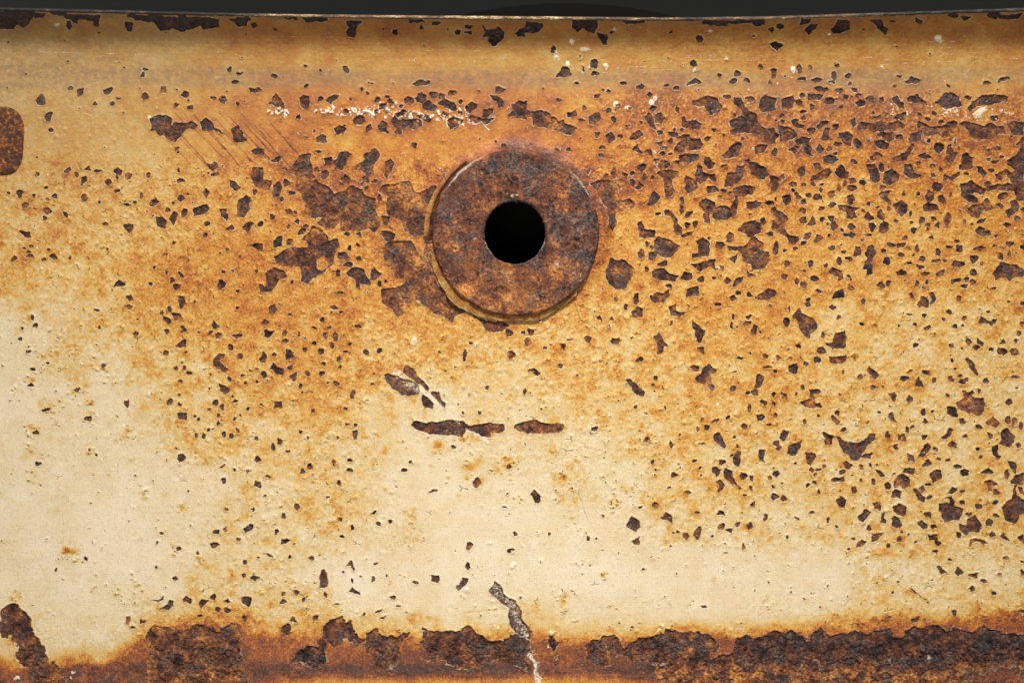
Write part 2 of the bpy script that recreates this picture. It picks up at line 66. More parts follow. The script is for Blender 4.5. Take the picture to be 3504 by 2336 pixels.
(0, 1150): """1570 85 1640 25 1670 30 1660 90 1610 105;1480 152 40 40;2065 97 55 60;2150 178 50 50;1910 210 1960 155 2005 170 2000 205 1960 215 1990 260 2045 300 2030 325 1960 300 1910 260;2335 205 40 60;1575 282 40 45;1655 290 35 35;1628 235 20 30;1688 335 45 35;1612 400 50 35;1962 425 2055 470 2050 500 2010 520 1980 480;2055 383 30 40;2170 355 35 25;2235 315 30 20;2290 300 20 20;2295 408 25 30;2197 418 25 20;2072 535 30 20;2340 340 35 40;178 20 40 30;258 138 40 40;300 292 40 35;930 270 30 35;425 237 35 15;690 468 60 35;278 440 55 35;1138 600 40 65;795 733 65 40;415 655 90 25 -20;320 860 60 25;340 1138 65 40;800 1018 30 20;1605 525 35 20;1520 595 60 45;1605 615 35 25;1930 600 50 45;1988 640 50 60;1862 652 35 20;2100 580 45 20;2233 655 35 35;2330 608 25 20;1585 690 1675 690 1670 740 1600 755;1733 715 35 30;1767 745 40 25;1947 717 30 30;1950 775 35 30;2088 740 35 40;2150 712 30 30;2128 838 25 50;2000 873 40 50;2070 888 30 40;2280 912 30 45;1755 882 35 40;1820 888 25 45;1865 835 35 20;1580 1002 18 15;1590 1050 1625 1045 1665 1080 1610 1130 1588 1100;2310 1097 50 60;2093 1187 25 25;2222 1205 30 15;2005 1290 40 45;2305 1320 60 60;1378 1295 15 15;1990 1155 60 10 -15""",
(900, 1150): """205 45 60 35;460 55 35 35;610 85 50 65 -25;655 22 35 35;565 8 25 20;10 190 50 90;103 165 55 40;205 120 250 120 285 185 205 210;380 118 60 40;515 140 55 65;685 205 45 60;920 143 45 45;1033 135 45 50;1805 165 30 100;1865 68 30 20;2215 163 85 55;775 72 30 20;1583 148 22 22;730 140 30 20;65 280 90 240 130 280 185 290 175 345 130 345 100 310;245 270 60 60;548 248 35 40;683 275 35 20;397 325 50 50;222 365 300 320 300 380 270 405;10 345 50 60;533 330 45 35;330 437 35 35;578 417 30 25;650 425 55 40;975 430 30 25;805 518 60 60;95 640 105 585 170 580 165 630;350 497 25 15;2000 458 40 35;2340 495 30 45;985 335 25 20;1090 350 1120 335 1240 370 1330 400 1400 450 1390 520 1300 535 1240 520 1210 480 1150 475 1110 410;1250 320 1265 250 1340 290 1375 350 1440 410 1485 460 1470 480 1400 430 1330 380;1410 560 1430 520 1530 600 1520 650 1450 640;1490 500 1570 500 1600 570 1640 610 1635 660 1560 570;1325 800 1340 765 1450 775 1560 770 1690 750 1790 760 1830 800 1950 785 2020 780 2150 790 2165 830 2150 855 2040 865 2030 905 1960 890 1870 840 1820 840 1770 900 1690 885 1550 885 1460 865 1380 825;450 665 30 30;760 788 35 20;832 800 30 35;830 880 50 85;745 640 40 20;150 940 60 40 45;90 995 45 70;675 905 20 30;395 905 20 20;640 1125 35 40;775 1115 50 30;415 1165 55 50;350 1210 40 40;772 1205 60 35;680 1315 45 55;50 1253 50 12;215 1025 50 12;570 1437 35 15;300 1520 55 55;1703 990 35 30;1318 1120 30 35;1265 1200 40 25;1912 1310 65 80;2200 1175 50 50;1935 683 30 30;340 855 25 20;20 1435 40 15;1520 1380 70 12 -20;1785 688 20 18;1635 310 20 25;2155 1520 40 10""",
(1800, 1150): """-110 810 -80 780 0 765 80 740 150 770 220 795 290 770 350 800 340 840 260 860 200 870 100 870 0 875 -60 850;15 50 60 80;335 95 40 55;225 78 40 12;170 105 35 30;555 25 50 60;385 25 60 15;800 45 80 60;1135 0 1220 0 1235 50 1265 85 1225 90 1220 140 1185 165 1170 80;1545 25 60 80;1020 210 65 45;1505 278 75 60;1525 115 1595 95 1590 165 1550 150;1510 370 1570 330 1570 290 1625 250 1670 280 1715 295 1700 325 1650 330 1660 400 1695 460 1665 480 1590 430 1530 400;305 268 55 50;10 310 70 290 130 320 95 355 60 325;895 395 940 390 1000 450 1065 510 1050 540 990 525 950 480;1130 443 25 35;1165 375 35 35;983 637 35 30;1248 650 20 30;615 833 60 35;1075 927 70 35 -25;1290 965 35 65;1140 1120 35 50;1500 1120 40 35;1333 1235 100 50 -25;1845 465 50 55;1865 322 45 15;1905 190 60 35 -20;2005 150 35 30;2140 180 50 40;2252 195 55 55;2155 278 75 25;2225 320 35 25;2045 470 2060 360 2085 330 2125 380 2115 440 2060 475;1985 515 45 25;2045 508 75 50;2280 500 2325 510 2340 570 2300 550;2220 515 30 35;2215 595 35 50;2125 590 80 35 30;2005 635 35 85;2100 735 80 70;2235 715 35 55;2175 793 35 20;1575 750 35 50;1690 760 75 30 -30;1812 727 50 35;1617 820 55 45;1540 840 20 40;1955 810 50 50;1680 880 1720 860 1760 900 1795 980 1780 1005 1720 970 1680 920;1570 962 70 12;1865 912 25 25;2080 1015 2135 1010 2135 1135 2085 1100;2230 957 55 45;2262 1000 55 60;2265 900 2300 840 2350 850 2340 900 2300 940;1845 1110 1880 1030 1915 1030 1915 1130 1895 1160 1850 1140;1892 980 20 40;1755 1125 70 60;1840 1065 40 20 -30;1665 1170 1700 1160 1740 1220 1710 1260 1670 1220;1770 1190 1840 1200 1850 1270 1900 1330 1830 1310 1780 1270;1700 1300 1745 1285 1780 1340 1720 1395 1700 1380 1725 1335;1945 1248 65 50;2018 1270 40 55;2240 1225 55 65;2185 1267 40 35;2010 1355 35 45 -30;2212 1340 30 25;1550 1182 20 15;1570 1248 15 20;1280 1357 45 20;1447 1398 50 25;2222 1440 80 60;2305 1455 50 50;2000 1520 2060 1470 2045 1535;1160 1505 60 40;1950 1420 40 15;1030 1525 40 15;40 1410 70 1385 130 1430 120 1490 90 1490 60 1450;1910 1350 30 20""",
(2604, 1150): """580 60 640 70 670 -20 740 -40 760 0 760 90 700 110 640 115 600 95;335 95 50 30;490 150 510 105 555 100 590 150 530 160;245 120 25 15;265 200 40 30;400 243 50 45;510 215 65 50;600 185 700 180 755 165 755 200 710 250 620 240;240 270 320 240 340 270 325 340 240 315;380 452 45 45;1393 90 50 50;1855 45 55 60;1935 10 1995 60 1980 95 1935 60;1700 80 40 45;1922 105 70 45;1800 103 30 25;2165 48 45 45;2275 45 30 35;2058 125 40 30;2160 135 90 60;2270 148 80 75;1710 220 30 35;1820 200 1845 185 1890 240 1950 350 1925 355 1870 290;1735 300 40 25;730 320 20 40;950 310 970 270 1010 310 1060 345 1025 385 990 350;888 365 45 45;1330 315 65 30 -35;1485 325 85 50;1282 380 105 50;1385 400 1410 370 1450 440 1390 455;1555 395 50 60;1700 388 50 50;1795 405 75 45;1835 385 40 40;1780 353 30 20;2010 405 50 60;2270 372 60 35;1000 455 55 50;1150 510 1190 495 1210 540 1200 585 1160 555;1330 560 60 75;310 520 30 40;210 530 60 50 30;712 530 30 20;1665 532 45 30;1950 487 30 30;2290 462 35 15;2220 588 65 60;1745 600 1820 560 1795 480 1850 500 1890 485 1910 505 1890 540 1990 550 2005 630 1960 710 1880 690 1800 670 1770 640;1660 640 1740 635 1770 720 1720 730 1670 690;360 585 430 560 440 510 430 480 470 490 520 480 545 500 520 515 475 510 475 560 490 600 530 595 550 625 470 640 390 640;683 680 40 55;630 700 650 700 715 770 680 790 645 750;517 708 25 25;385 765 35 55;1058 683 35 30;1140 690 1175 685 1220 770 1200 770 1145 720;1458 682 50 60;1537 672 40 35;1470 758 55 50;1803 768 70 60;955 772 25 25;1945 810 50 45;2000 770 2060 740 2080 705 2130 780 2090 815 2020 790;2203 748 50 75;2265 765 60 60;2325 803 40 70;1360 810 45 30;1307 828 35 60;735 838 60 30 -30;1130 885 60 65;1265 910 80 80;1620 900 1660 880 1680 820 1720 830 1700 890 1660 915;1460 895 50 35;1825 903 60 35;2045 885 50 65;2125 960 2160 930 2150 840 2190 820 2260 890 2265 950 2230 985;1665 970 1720 925 1760 960 1740 1000 1690 985;555 850 650 905 630 920 625 970 565 965 590 915 560 880;675 905 700 900 760 940 820 950 890 940 980 880 1025 880 1030 920 940 980 925 1040 880 1110 830 1115 760 1050 710 990;900 1080 950 1060 1000 1040 975 1105;235 1050 250 980 360 945 365 980 310 1060 270 1070;405 1040 470 1040 480 1070 440 1145 405 1130;2305 978 55 45;2070 1000 2120 975 2120 1060 2150 1070 2120 1100 2080 1060;1200 990 45 50;1560 1012 60 35;1405 1080 1450 980 1490 955 1515 1000 1465 1080;1335 1090 90 65 30;1475 1140 85 40 -35;1680 1108 50 35;1590 1098 45 25;1940 1010 35 25;1965 1080 30 35;2200 1115 2260 1120 2290 1160 2280 1240 2240 1180;775 1155 95 70;900 1165 50 40;975 1150 35 30;565 1172 30 30;515 1187 50 25;450 1195 50 50;485 1238 30 30;730 1215 50 40;310 1133 25 20;1025 1180 1060 1195 1110 1255 1060 1260;1315 1205 110 60;1195 1235 35 30;1200 1280 1250 1230 1325 1270 1330 1350 1280 1370 1240 1330 1190 1350 1185 1300;1510 1230 1560 1195 1610 1200 1610 1270 1540 1310;1755 1170 70 45;1815 1215 75 60;1955 1235 2040 1180 2085 1220 2040 1240 1990 1225;2197 1235 50 75;2220 1310 2270 1250 2352 1230 2352 1320 2260 1320;2262 1330 2275 1330 2285 1430 2352 1460 2352 1568 2160 1540 2200 1490 2260 1460;2300 1350 2352 1340 2352 1410 2310 1390;625 1280 730 1260 740 1300 700 1300 650 1310;895 1285 30 35;1000 1305 45 65;1135 1343 55 60;415 1332 45 40;480 1305 30 25;515 1385 25 45;830 1378 45 60 -30;1170 1400 1200 1355 1255 1390 1250 1445 1170 1440;1355 1370 1400 1370 1470 1440 1450 1480 1390 1445;1445 1360 60 55;1490 1320 60 35;1505 1435 35 35;1985 1300 2050 1285 2125 1330 2070 1350 2060 1395 2010 1345;1710 1378 85 60;1800 1378 40 30;2105 1395 60 40;680 1470 710 1425 760 1470 740 1535 700 1510;1005 1480 1050 1485 1075 1540 1030 1535;1175 1525 1240 1500 1305 1525 1290 1580 1250 1610 1180 1560;1585 1500 1650 1490 1690 1490 1690 1450 1640 1450 1690 1425 1730 1480 1740 1510 1800 1550 1800 1600 1770 1640 1700 1650 1640 1660 1620 1570 1590 1560;1795 1487 40 40;1945 1520 60 50;2100 1490 60 45;940 1560 60 20""",
(0, 1736): """2025 15 35 25;2270 15 20 30;1450 240 40 30;1408 315 25 25;1605 370 50 35;1765 410 25 20;1398 530 25 30;1567 632 40 25;1930 215 50 45;2005 185 50 65;2172 185 2240 150 2275 155 2250 205 2200 215;2130 277 35 25;1910 337 75 45;2195 490 30 30;2192 603 40 40;2295 625 80 55;2320 443 20 20;770 460 35 40;497 553 22 35;1350 825 1430 825 1460 785 1460 820 1420 840;1430 910 1500 860 1515 820 1550 840 1510 915;1640 830 1670 795 1715 820 1710 855 1660 850;1780 850 1800 825 1870 825 1830 870 1810 900;1910 800 60 55;1948 910 50 45;2035 915 60 50;2033 837 45 25;2155 800 2250 815 2240 860 2220 895 2160 840;2190 985 55 55;1152 1005 45 70;1257 1010 25 50;1290 1015 30 25;1195 1060 40 15;1790 968 50 15;1910 1075 30 35;1300 1130 1400 1055 1540 1070 1560 1120 1600 1125 1660 1070 1730 1040 1830 1060 1900 1100 1960 1110 1990 1080 2060 1040 2150 1040 2150 1120 2130 1250 2150 1350 2200 1450 2200 1700 1380 1700 1340 1560 1330 1480 1310 1370 1360 1300 1360 1190;0 940 60 870 130 850 190 910 280 980 290 1060 350 1190 400 1290 430 1390 520 1400 570 1450 580 1560 590 1700 380 1700 300 1520 240 1430 200 1430 170 1310 140 1210 90 1150 20 1160 10 1060""",
(900, 1736): """300 0 60 20;182 72 40 35;125 212 45 40;105 158 25 15;195 300 85 45 -20;55 420 95 30 15;235 435 35 20;433 447 40 40;690 110 35 50;800 180 40 45;998 45 40 35;1030 150 55 35;1138 130 35 30;710 255 45 20;520 560 545 555 560 600 580 630 575 710 500 710 510 640;735 510 790 465 815 540 810 560 785 515;710 568 20 20;795 650 20 40;990 630 45 50;1358 665 50 25;1110 600 20 30;1505 600 1560 600 1575 630 1570 675 1500 660;1775 625 1830 635 1820 690 1740 735 1715 700 1755 680;1845 340 50 70;1830 525 40 70;2250 235 55 45;2215 390 80 40;760 745 795 705 870 760 865 780 800 760;190 768 35 35;300 765 55 40;155 860 180 815 215 845 175 865;563 773 35 50;665 862 50 15;1160 800 40 25;360 820 15 40;1210 880 50 15;1030 925 70 12 -25;1005 500 50 15 -20;905 960 20 50;225 1010 270 975 310 1020;450 1000 460 970 495 955 485 1005;1045 995 1105 960 1080 1000;175 1080 200 1035 240 1060 235 1100 200 1125 175 1110;470 1230 490 1150 530 1120 540 1060 600 1010 710 975 740 1030 790 1015 800 1060 805 1130 860 1170 910 1180 900 1210 830 1230 790 1200 770 1150 700 1210 560 1220 550 1290 570 1380 510 1420 450 1450 400 1410 370 1380 300 1390 260 1370 320 1290 380 1240 440 1240;915 1280 925 1200 920 1120 1010 1085 1050 1140 1200 1160 1240 1130 1310 1110 1320 1150 1260 1190 1220 1210 1210 1330 1160 1430 1080 1460 1020 1480 990 1430 980 1350 930 1320;1420 1150 1440 1085 1510 1110 1640 1110 1750 1110 1850 1070 1920 1120 1990 1150 2030 1190 2130 1190 2220 1120 2300 1140 2400 1230 2430 1300 2352 1330 2352 1450 2290 1420 2200 1370 2130 1360 2010 1390 1930 1420 1850 1445 1750 1430 1640 1380 1620 1340 1500 1370 1490 1310 1430 1260;2015 750 2070 660 2130 700 2170 790 2240 830 2290 900 2320 1000 2380 1110 2380 1160 2280 1120 2220 1060 2190 980 2200 900 2130 860 2080 800""",
(1800, 1736): """685 70 30 25;550 272 40 35;210 238 25 20;905 150 950 75 1010 120 1020 165 985 215 905 180;950 300 1010 255 1015 325 960 335;1215 85 1260 50 1300 60 1310 135 1270 110 1220 100;1525 45 35 20;1745 48 75 30 10;2143 88 40 65;1425 252 65 60;1505 210 1555 170 1570 200 1545 280 1505 250;1755 165 60 60;1820 205 65 30;1893 155 55 40;1995 165 60 60;1672 262 35 25;1350 213 25 20;1938 350 30 65;1585 882 45 20;945 1075 40 15 30;1785 400 50 12;2340 265 25 25;1298 335 20 20;190 1180 200 1130 250 1130 260 1170 300 1200 280 1240 240 1275 200 1230;275 1310 15 45;555 1280 560 1200 620 1180 720 1155 800 1160 840 1210 880 1270 900 1220 960 1205 1050 1150 1140 1165 1240 1120 1240 1090 1350 1090 1390 1140 1430 1105 1500 1105 1640 1140 1720 1200 1740 1250 1720 1290 1640 1330 1650 1400 1560 1400 1480 1430 1450 1470 1400 1400 1300 1400 1230 1390 1150 1410 1060 1370 990 1350 950 1370 900 1320 800 1350 790 1400 700 1440 650 1400 600 1370 560 1360""",
(2604, 1736): """325 93 45 30;460 38 45 20;605 115 35 50;677 178 25 25;870 80 920 30 970 30 950 100 915 135 890 110;965 182 50 50;1065 130 1075 45 1100 50 1110 135;1170 90 1190 75 1250 110 1265 150 1245 190 1170 160;1055 5 40 20;1483 60 60 45;1400 130 1430 110 1500 150 1480 195 1440 180;1545 175 60 45;1770 140 1830 150 1850 110 1920 75 1970 150 1950 225 1870 210 1840 250 1780 190;1862 62 60 45;2103 78 75 45;2035 130 65 60;2160 0 2352 -20 2352 50 2300 60 2290 140 2190 120 2170 50;985 300 1010 230 1080 225 1050 280 1010 305;850 350 860 310 900 295 955 310 900 350;1242 290 40 40;822 273 30 25;1135 335 30 25;780 372 25 18;1265 222 25 20;1320 240 20 25;1387 305 30 20;1490 245 1575 235 1580 290 1615 320 1590 345 1560 320 1550 280 1500 285;1765 240 55 50;2040 240 2065 205 2100 240 2060 260;2140 260 2175 230 2200 270 2235 300 2190 290;2295 270 2352 240 2352 320;1860 350 1860 290 1900 275 1960 290 2030 310 1970 320 1920 305 1890 310 1885 340;1560 388 45 20;1688 468 35 20;2195 450 55 30;2340 488 35 15;1575 525 1610 520 1665 580 1620 600;1730 575 1760 535 1810 575 1770 605;1850 605 1940 575 1930 640;1997 648 50 35;2130 595 45 30;2340 580 35 50;1880 725 60 45;2085 765 45 35;1220 667 18 15;1340 725 1420 790 1500 825 1430 800 1350 745;1730 940 45 55;2330 930 60 35;1155 975 45 15;1335 985 1415 970 1400 1020 1345 1030;2010 990 40 12;583 1020 12 35;1495 853 20 15;-941 1420 -700 1400 -400 1330 -260 1300 -220 1190 -140 1140 -60 1170 10 1160 80 1110 200 1095 300 1100 370 1150 390 1200 430 1190 480 1100 540 1090 570 1150 700 1140 800 1120 880 1110 950 1150 1020 1100 1100 1110 1150 1080 1200 1170 1260 1150 1320 1090 1440 1070 1600 1040 1660 1070 1700 1110 1740 1060 1790 1100 1900 1100 2000 1060 2060 1100 2200 1120 2600 1130 4700 1180 4700 3800 -941 3800;- 470 1340 550 1390 700 1400 720 1430 600 1450 520 1450;- 940 1350 1050 1400 1000 1410;- 1120 1350 1190 1330 1150 1390;- 2000 1450 2300 1400 2352 1568 1900 1568""",
}
# how strongly rust water has stained the paint, 24 x 16 cells over the panel
STAIN = """555556666666666666666666
444455555555555556555555
444556777777767777777766
444456666666777767777777
444455677688887666656666
444455666788885555555556
434567666788865555555555
234556665555554555544444
233445565554454555544444
122345554323344455544444
122244443223333444444444
111123343212232444444444
110123333311112333334444
111133321111100111213333
322455443322322222234445
655799999999999999999999"""

# ---------------------------------------------------------------- small numeric helpers
rng = np.random.default_rng(11)
TAB = rng.random((16, 256, 256)).astype(np.float32)

def vnoise(x, y, seed):
    t = TAB[seed % 16]
    xi = np.floor(x).astype(np.int32); yi = np.floor(y).astype(np.int32)
    fx = x - xi; fy = y - yi
    fx = fx*fx*fx*(fx*(fx*6-15)+10); fy = fy*fy*fy*(fy*(fy*6-15)+10)
    x0 = (xi + 57*seed) & 255; x1 = (x0+1) & 255; y0 = (yi + 91*seed) & 255; y1 = (y0+1) & 255
    a = t[y0, x0]; b = t[y0, x1]; c = t[y1, x0]; d = t[y1, x1]
    return (a*(1-fx)+b*fx)*(1-fy) + (c*(1-fx)+d*fx)*fy

def fbm(x, y, size, seed, octaves=4, gain=0.5):
    r = 0; amp = 1.0; tot = 0; s = size
    for k in range(octaves):
        r = r + amp*vnoise(x/s, y/s, seed+k*3)
        tot += amp; amp *= gain; s *= 0.5
    return r/tot*2-1            # about -1 .. 1

def smooth(a, b, x):
    t = np.clip((x-a)/(b-a), 0, 1)
    return t*t*(3-2*t)

def link(name, me, mat=None, parent=None):
    o = bpy.data.objects.new(name, me)
    sc.collection.objects.link(o)
    if mat: me.materials.append(mat)
    if parent: o.parent = parent
    return o

def grid_mesh(name, P, attrs=None, keep=None, wrap=False, extra=None):
    """P is rows x cols x 3; attrs maps a name to rows x cols floats."""
    R, C = P.shape[:2]
    idx = np.arange(R*C).reshape(R, C)
    if wrap:
        idx = np.concatenate([idx, idx[:, :1]], axis=1)
    q = np.stack([idx[:-1, :-1], idx[1:, :-1], idx[1:, 1:], idx[:-1, 1:]], -1).reshape(-1, 4)
    if keep is not None:
        q = q[keep.reshape(-1)[q].all(axis=1)]
    V = P.reshape(-1, 3)
    if extra is not None:
        q = np.concatenate([q, extra[1]+len(V)]); V = np.concatenate([V, extra[0]])
    me = bpy.data.meshes.new(name)
    me.vertices.add(len(V)); me.vertices.foreach_set('co', V.astype(np.float32).ravel())
    me.loops.add(q.size); me.loops.foreach_set('vertex_index', q.astype(np.int32).ravel())
    me.polygons.add(len(q))
    me.polygons.foreach_set('loop_start', np.arange(0, q.size, 4, dtype=np.int32))
    me.polygons.foreach_set('loop_total', np.full(len(q), 4, dtype=np.int32))
    me.update()
    me.polygons.foreach_set('use_smooth', np.ones(len(q), dtype=bool))
    for k, a in (attrs or {}).items():
        v = np.zeros(len(V), np.float32); v[:a.size] = a.ravel()
        if extra is not None and k == 'sd': v[a.size:] = 30
        at = me.attributes.new(k, 'FLOAT', 'POINT'); at.data.foreach_set('value', v)
    me.validate()
    return me

# ---------------------------------------------------------------- node helpers
class NT:
    def __init__(s, name, rough=0.6, spec=0.4):
        s.m = bpy.data.materials.new(name); s.m.use_nodes = True
        s.t = s.m.node_tree; s.n = s.t.nodes
        s.b = s.n['Principled BSDF']
        s.b.inputs['Roughness'].default_value = rough
        s.b.inputs['Specular IOR Level'].default_value = spec
        s.co = s.n.new('ShaderNodeTexCoord').outputs['Object']
    def put(s, inp, v):
        if hasattr(v, 'is_linked'): s.t.links.new(v, inp)
        elif isinstance(v, tuple) and len(v) == 3 and inp.type == 'RGBA': inp.default_value = (*v, 1)
        else: inp.default_value = v
    def math(s, op, a, b=0.0, c=None, clamp=False):
        n = s.n.new('ShaderNodeMath'); n.operation = op; n.use_clamp = clamp
        s.put(n.inputs[0], a); s.put(n.inputs[1], b)
        if c is not None: s.put(n.inputs[2], c)
        return n.outputs[0]
    def attr(s, name):
        n = s.n.new('ShaderNodeAttribute'); n.attribute_name = name; return n.outputs['Fac']
    def noise(s, scale, detail=4, rough=0.55, stretch=None, off=(0, 0, 0), dist=0.0):
        n = s.n.new('ShaderNodeTexNoise'); n.inputs['Scale'].default_value = scale
        n.inputs['Detail'].default_value = detail; n.inputs['Roughness'].default_value = rough
        n.inputs['Distortion'].default_value = dist
        mp = s.n.new('ShaderNodeMapping'); s.put(mp.inputs['Vector'], s.co)
        mp.inputs['Location'].default_value = off
        if stretch: mp.inputs['Scale'].default_value = stretch
        s.t.links.new(mp.outputs[0], n.inputs['Vector'])
        return n.outputs['Fac']
    def step(s, a, b, x):
        n = s.n.new('ShaderNodeMapRange'); n.interpolation_type = 'SMOOTHSTEP'
        s.put(n.inputs['Value'], x); s.put(n.inputs['From Min'], a); s.put(n.inputs['From Max'], b)
        return n.outputs['Result']
    def ramp(s, fac, stops):
        n = s.n.new('ShaderNodeValToRGB'); e = n.color_ramp.elements
        while len(e) < len(stops): e.new(0.5)
        for k, (p, c) in enumerate(stops): e[k].position = p; e[k].color = (*c, 1)
        s.put(n.inputs['Fac'], fac)
        return n.outputs['Color']
    def mix(s, f, a, b, mode='MIX'):
        n = s.n.new('ShaderNodeMix'); n.data_type = 'RGBA'; n.blend_type = mode
        s.put(n.inputs[0], f); s.put(n.inputs[6], a); s.put(n.inputs[7], b)
        return n.outputs[2]
    def scale(s, col, f):
        n = s.n.new('ShaderNodeVectorMath'); n.operation = 'SCALE'
        s.put(n.inputs[0], col); s.put(n.inputs['Scale'], f)
        return n.outputs[0]
    def bump(s, h, dist, strength=1.0):
        n = s.n.new('ShaderNodeBump'); n.inputs['Distance'].default_value = dist
        n.inputs['Strength'].default_value = strength
        s.put(n.inputs['Height'], h); s.t.links.new(n.outputs[0], s.b.inputs['Normal'])
    def color(s, c): s.put(s.b.inputs['Base Color'], c)

def rust_color(nt, tone, seed=0.0, scale=1.0):
    """layered iron oxide: dark scale, red brown, orange bloom, blue-grey mill scale"""
    n1 = nt.noise(230*scale, 8, 0.72, off=(seed, 0, seed))
    n2 = nt.noise(150*scale, 8, 0.72, off=(3+seed, 0, 5))
    n3 = nt.noise(1050, 5, 0.8, off=(seed, 1, 0))
    n1c = nt.math('ADD', 0.5, nt.math('MULTIPLY', nt.math('SUBTRACT', n1, 0.5), 1.45))
    f = nt.math('ADD', n1c, nt.math('MULTIPLY', nt.math('SUBTRACT', tone, 0.47), 0.42))
    f = nt.math('ADD', f, nt.math('MULTIPLY', nt.math('SUBTRACT', n3, 0.5), 0.9))
    c = nt.ramp(f, [(0.30, (0.014, 0.009, 0.010)), (0.42, (0.068, 0.025, 0.017)), (0.52, (0.138, 0.048, 0.026)),
                    (0.62, (0.22, 0.082, 0.034)), (0.71, (0.42, 0.145, 0.035)), (0.84, (0.62, 0.29, 0.08))])
    g = nt.step(0.46, 0.60, n2)
    c = nt.mix(nt.math('MULTIPLY', g, 0.62), c, nt.ramp(n3, [(0.36, (0.018, 0.017, 0.021)), (0.5, (0.070, 0.058, 0.054)), (0.64, (0.23, 0.195, 0.175))]))
    c = nt.scale(c, 1.25)
    return c, n1, n3

# ---------------------------------------------------------------- materials
def paint_material():
    nt = NT('weathered_cream_paint', 0.5, 0.38)
    sd, stain, white, dirt_shade, crack, tone, grain = [nt.attr(k) for k in ('sd', 'stain', 'white', 'dirt_shade', 'crack', 'tone', 'grain')]
    big = nt.noise(48, 5, 0.6); mid = nt.noise(230, 5, 0.62, off=(1, 2, 3)); fine = nt.noise(1300, 4, 0.7, off=(4, 2, 3))
    brush = nt.noise(260, 5, 0.75, stretch=(0.10, 1, 7.0))
    def var(n, amp): return nt.math('MULTIPLY', nt.math('SUBTRACT', n, 0.5), amp)
    st = nt.math('ADD', stain, var(big, 2.0))
    wet = grain
    st = nt.math('ADD', st, nt.math('MULTIPLY', var(mid, 5.0), nt.math('ADD', nt.math('MULTIPLY', wet, 0.8), 0.2)))
    st = nt.math('ADD', st, nt.math('MULTIPLY', nt.math('ADD', var(fine, 7.5), var(nt.noise(2700, 3, 0.7, off=(1, 9, 3)), 5.0)), nt.math('ADD', nt.math('MULTIPLY', wet, 0.8), 0.2)))
    st = nt.math('ADD', st, var(brush, 1.3))
    base = nt.ramp(nt.math('DIVIDE', st, 10.0), [
        (0.00, (0.80, 0.665, 0.470)), (0.12, (0.76, 0.610, 0.385)), (0.25, (0.705, 0.525, 0.270)), (0.38, (0.690, 0.455, 0.160)),
        (0.50, (0.645, 0.355, 0.075)), (0.60, (0.58, 0.250, 0.032)), (0.70, (0.48, 0.150, 0.020)), (0.80, (0.31, 0.080, 0.018)),
        (0.90, (0.175, 0.046, 0.021)), (1.00, (0.062, 0.030, 0.023))])
    # greasy dirt in the fold, light falloff painted into the upper left, fine grime
    dn = nt.math('MULTIPLY', dirt_shade, nt.step(0.25, 0.7, nt.noise(420, 6, 0.7, off=(9, 0, 0))))
    base = nt.mix(nt.math('MULTIPLY', dirt_shade, 0.5), base, (0.36, 0.235, 0.115))
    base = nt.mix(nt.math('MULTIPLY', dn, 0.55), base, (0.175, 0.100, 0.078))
    grime = nt.step(0.55, 0.68, nt.noise(1900, 4, 0.75, off=(0, 5, 0)))
    base = nt.mix(nt.math('MULTIPLY', grime, 0.62), base, (0.20, 0.13, 0.075))
    sp = nt.step(0.57, 0.67, nt.noise(1250, 5, 0.8, off=(3, 3, 9)))
    base = nt.mix(nt.math('MULTIPLY', sp, nt.math('ADD', 0.12, nt.math('MULTIPLY', wet, 0.38))), base, (0.31, 0.125, 0.030))
    lt = nt.step(0.58, 0.68, nt.noise(1000, 5, 0.8, off=(6, 1, 2)))
    base = nt.mix(nt.math('MULTIPLY', lt, 0.35), base, (0.84, 0.68, 0.43))
    base = nt.scale(base, nt.math('ADD', 0.82, nt.math('MULTIPLY', nt.noise(600, 6, 0.75, off=(2, 8, 0)), 0.36)))
    wn = nt.step(0.35, 0.6, nt.math('ADD', nt.math('MULTIPLY', white, 0.72), nt.math('ADD', var(fine, 1.6), var(mid, 1.2))))
    base = nt.mix(nt.math('MULTIPLY', wn, 0.88), base, (0.82, 0.72, 0.56))
    ck = nt.math('MULTIPLY', nt.step(0.2, 0.8, crack), 0.92)
    base = nt.mix(ck, base, (0.085, 0.040, 0.025))
    # broken paint edge, pale where the undercoat shows
    sdn = nt.math('ADD', sd, var(nt.noise(700, 5, 0.75, off=(7, 7, 7)), 7.0))
    rim = nt.math('MULTIPLY', nt.step(-4.6, -2.0, sdn), nt.step(0.47, 0.60, nt.noise(330, 3, 0.6, off=(5, 0, 1))))
    base = nt.mix(nt.math('MULTIPLY', rim, 0.5), base, (0.80, 0.66, 0.46))
    edge_or = nt.math('MULTIPLY', nt.step(7.0, 0.5, sdn), nt.step(0.45, 0.6, mid))
    rc, n1, n3 = rust_color(nt, nt.math('ADD', tone, nt.math('MULTIPLY', edge_or, 0.22)))
    rc = nt.mix(nt.math('MULTIPLY', dirt_shade, 0.6), rc, (0.105, 0.082, 0.076))
    # scuffed pale smears over bare metal
    rc = nt.mix(nt.math('MULTIPLY', wn, nt.step(0.40, 0.56, nt.noise(650, 5, 0.7))), rc, (0.74, 0.62, 0.47))
    bare = nt.step(-1.6, 0.4, sdn)
    nt.color(nt.mix(bare, base, rc))
    nt.put(nt.b.inputs['Roughness'], nt.math('ADD', nt.math('ADD', 0.40, nt.math('MULTIPLY', bare, 0.38)), nt.math('MULTIPLY', fine, 0.2)))
    h = nt.math('ADD', nt.math('MULTIPLY', fine, nt.math('ADD', 0.32, nt.math('MULTIPLY', bare, 3.0))), nt.math('MULTIPLY', brush, 0.22))
    h = nt.math('ADD', h, nt.math('MULTIPLY', mid, nt.math('MULTIPLY', wet, 0.6)))
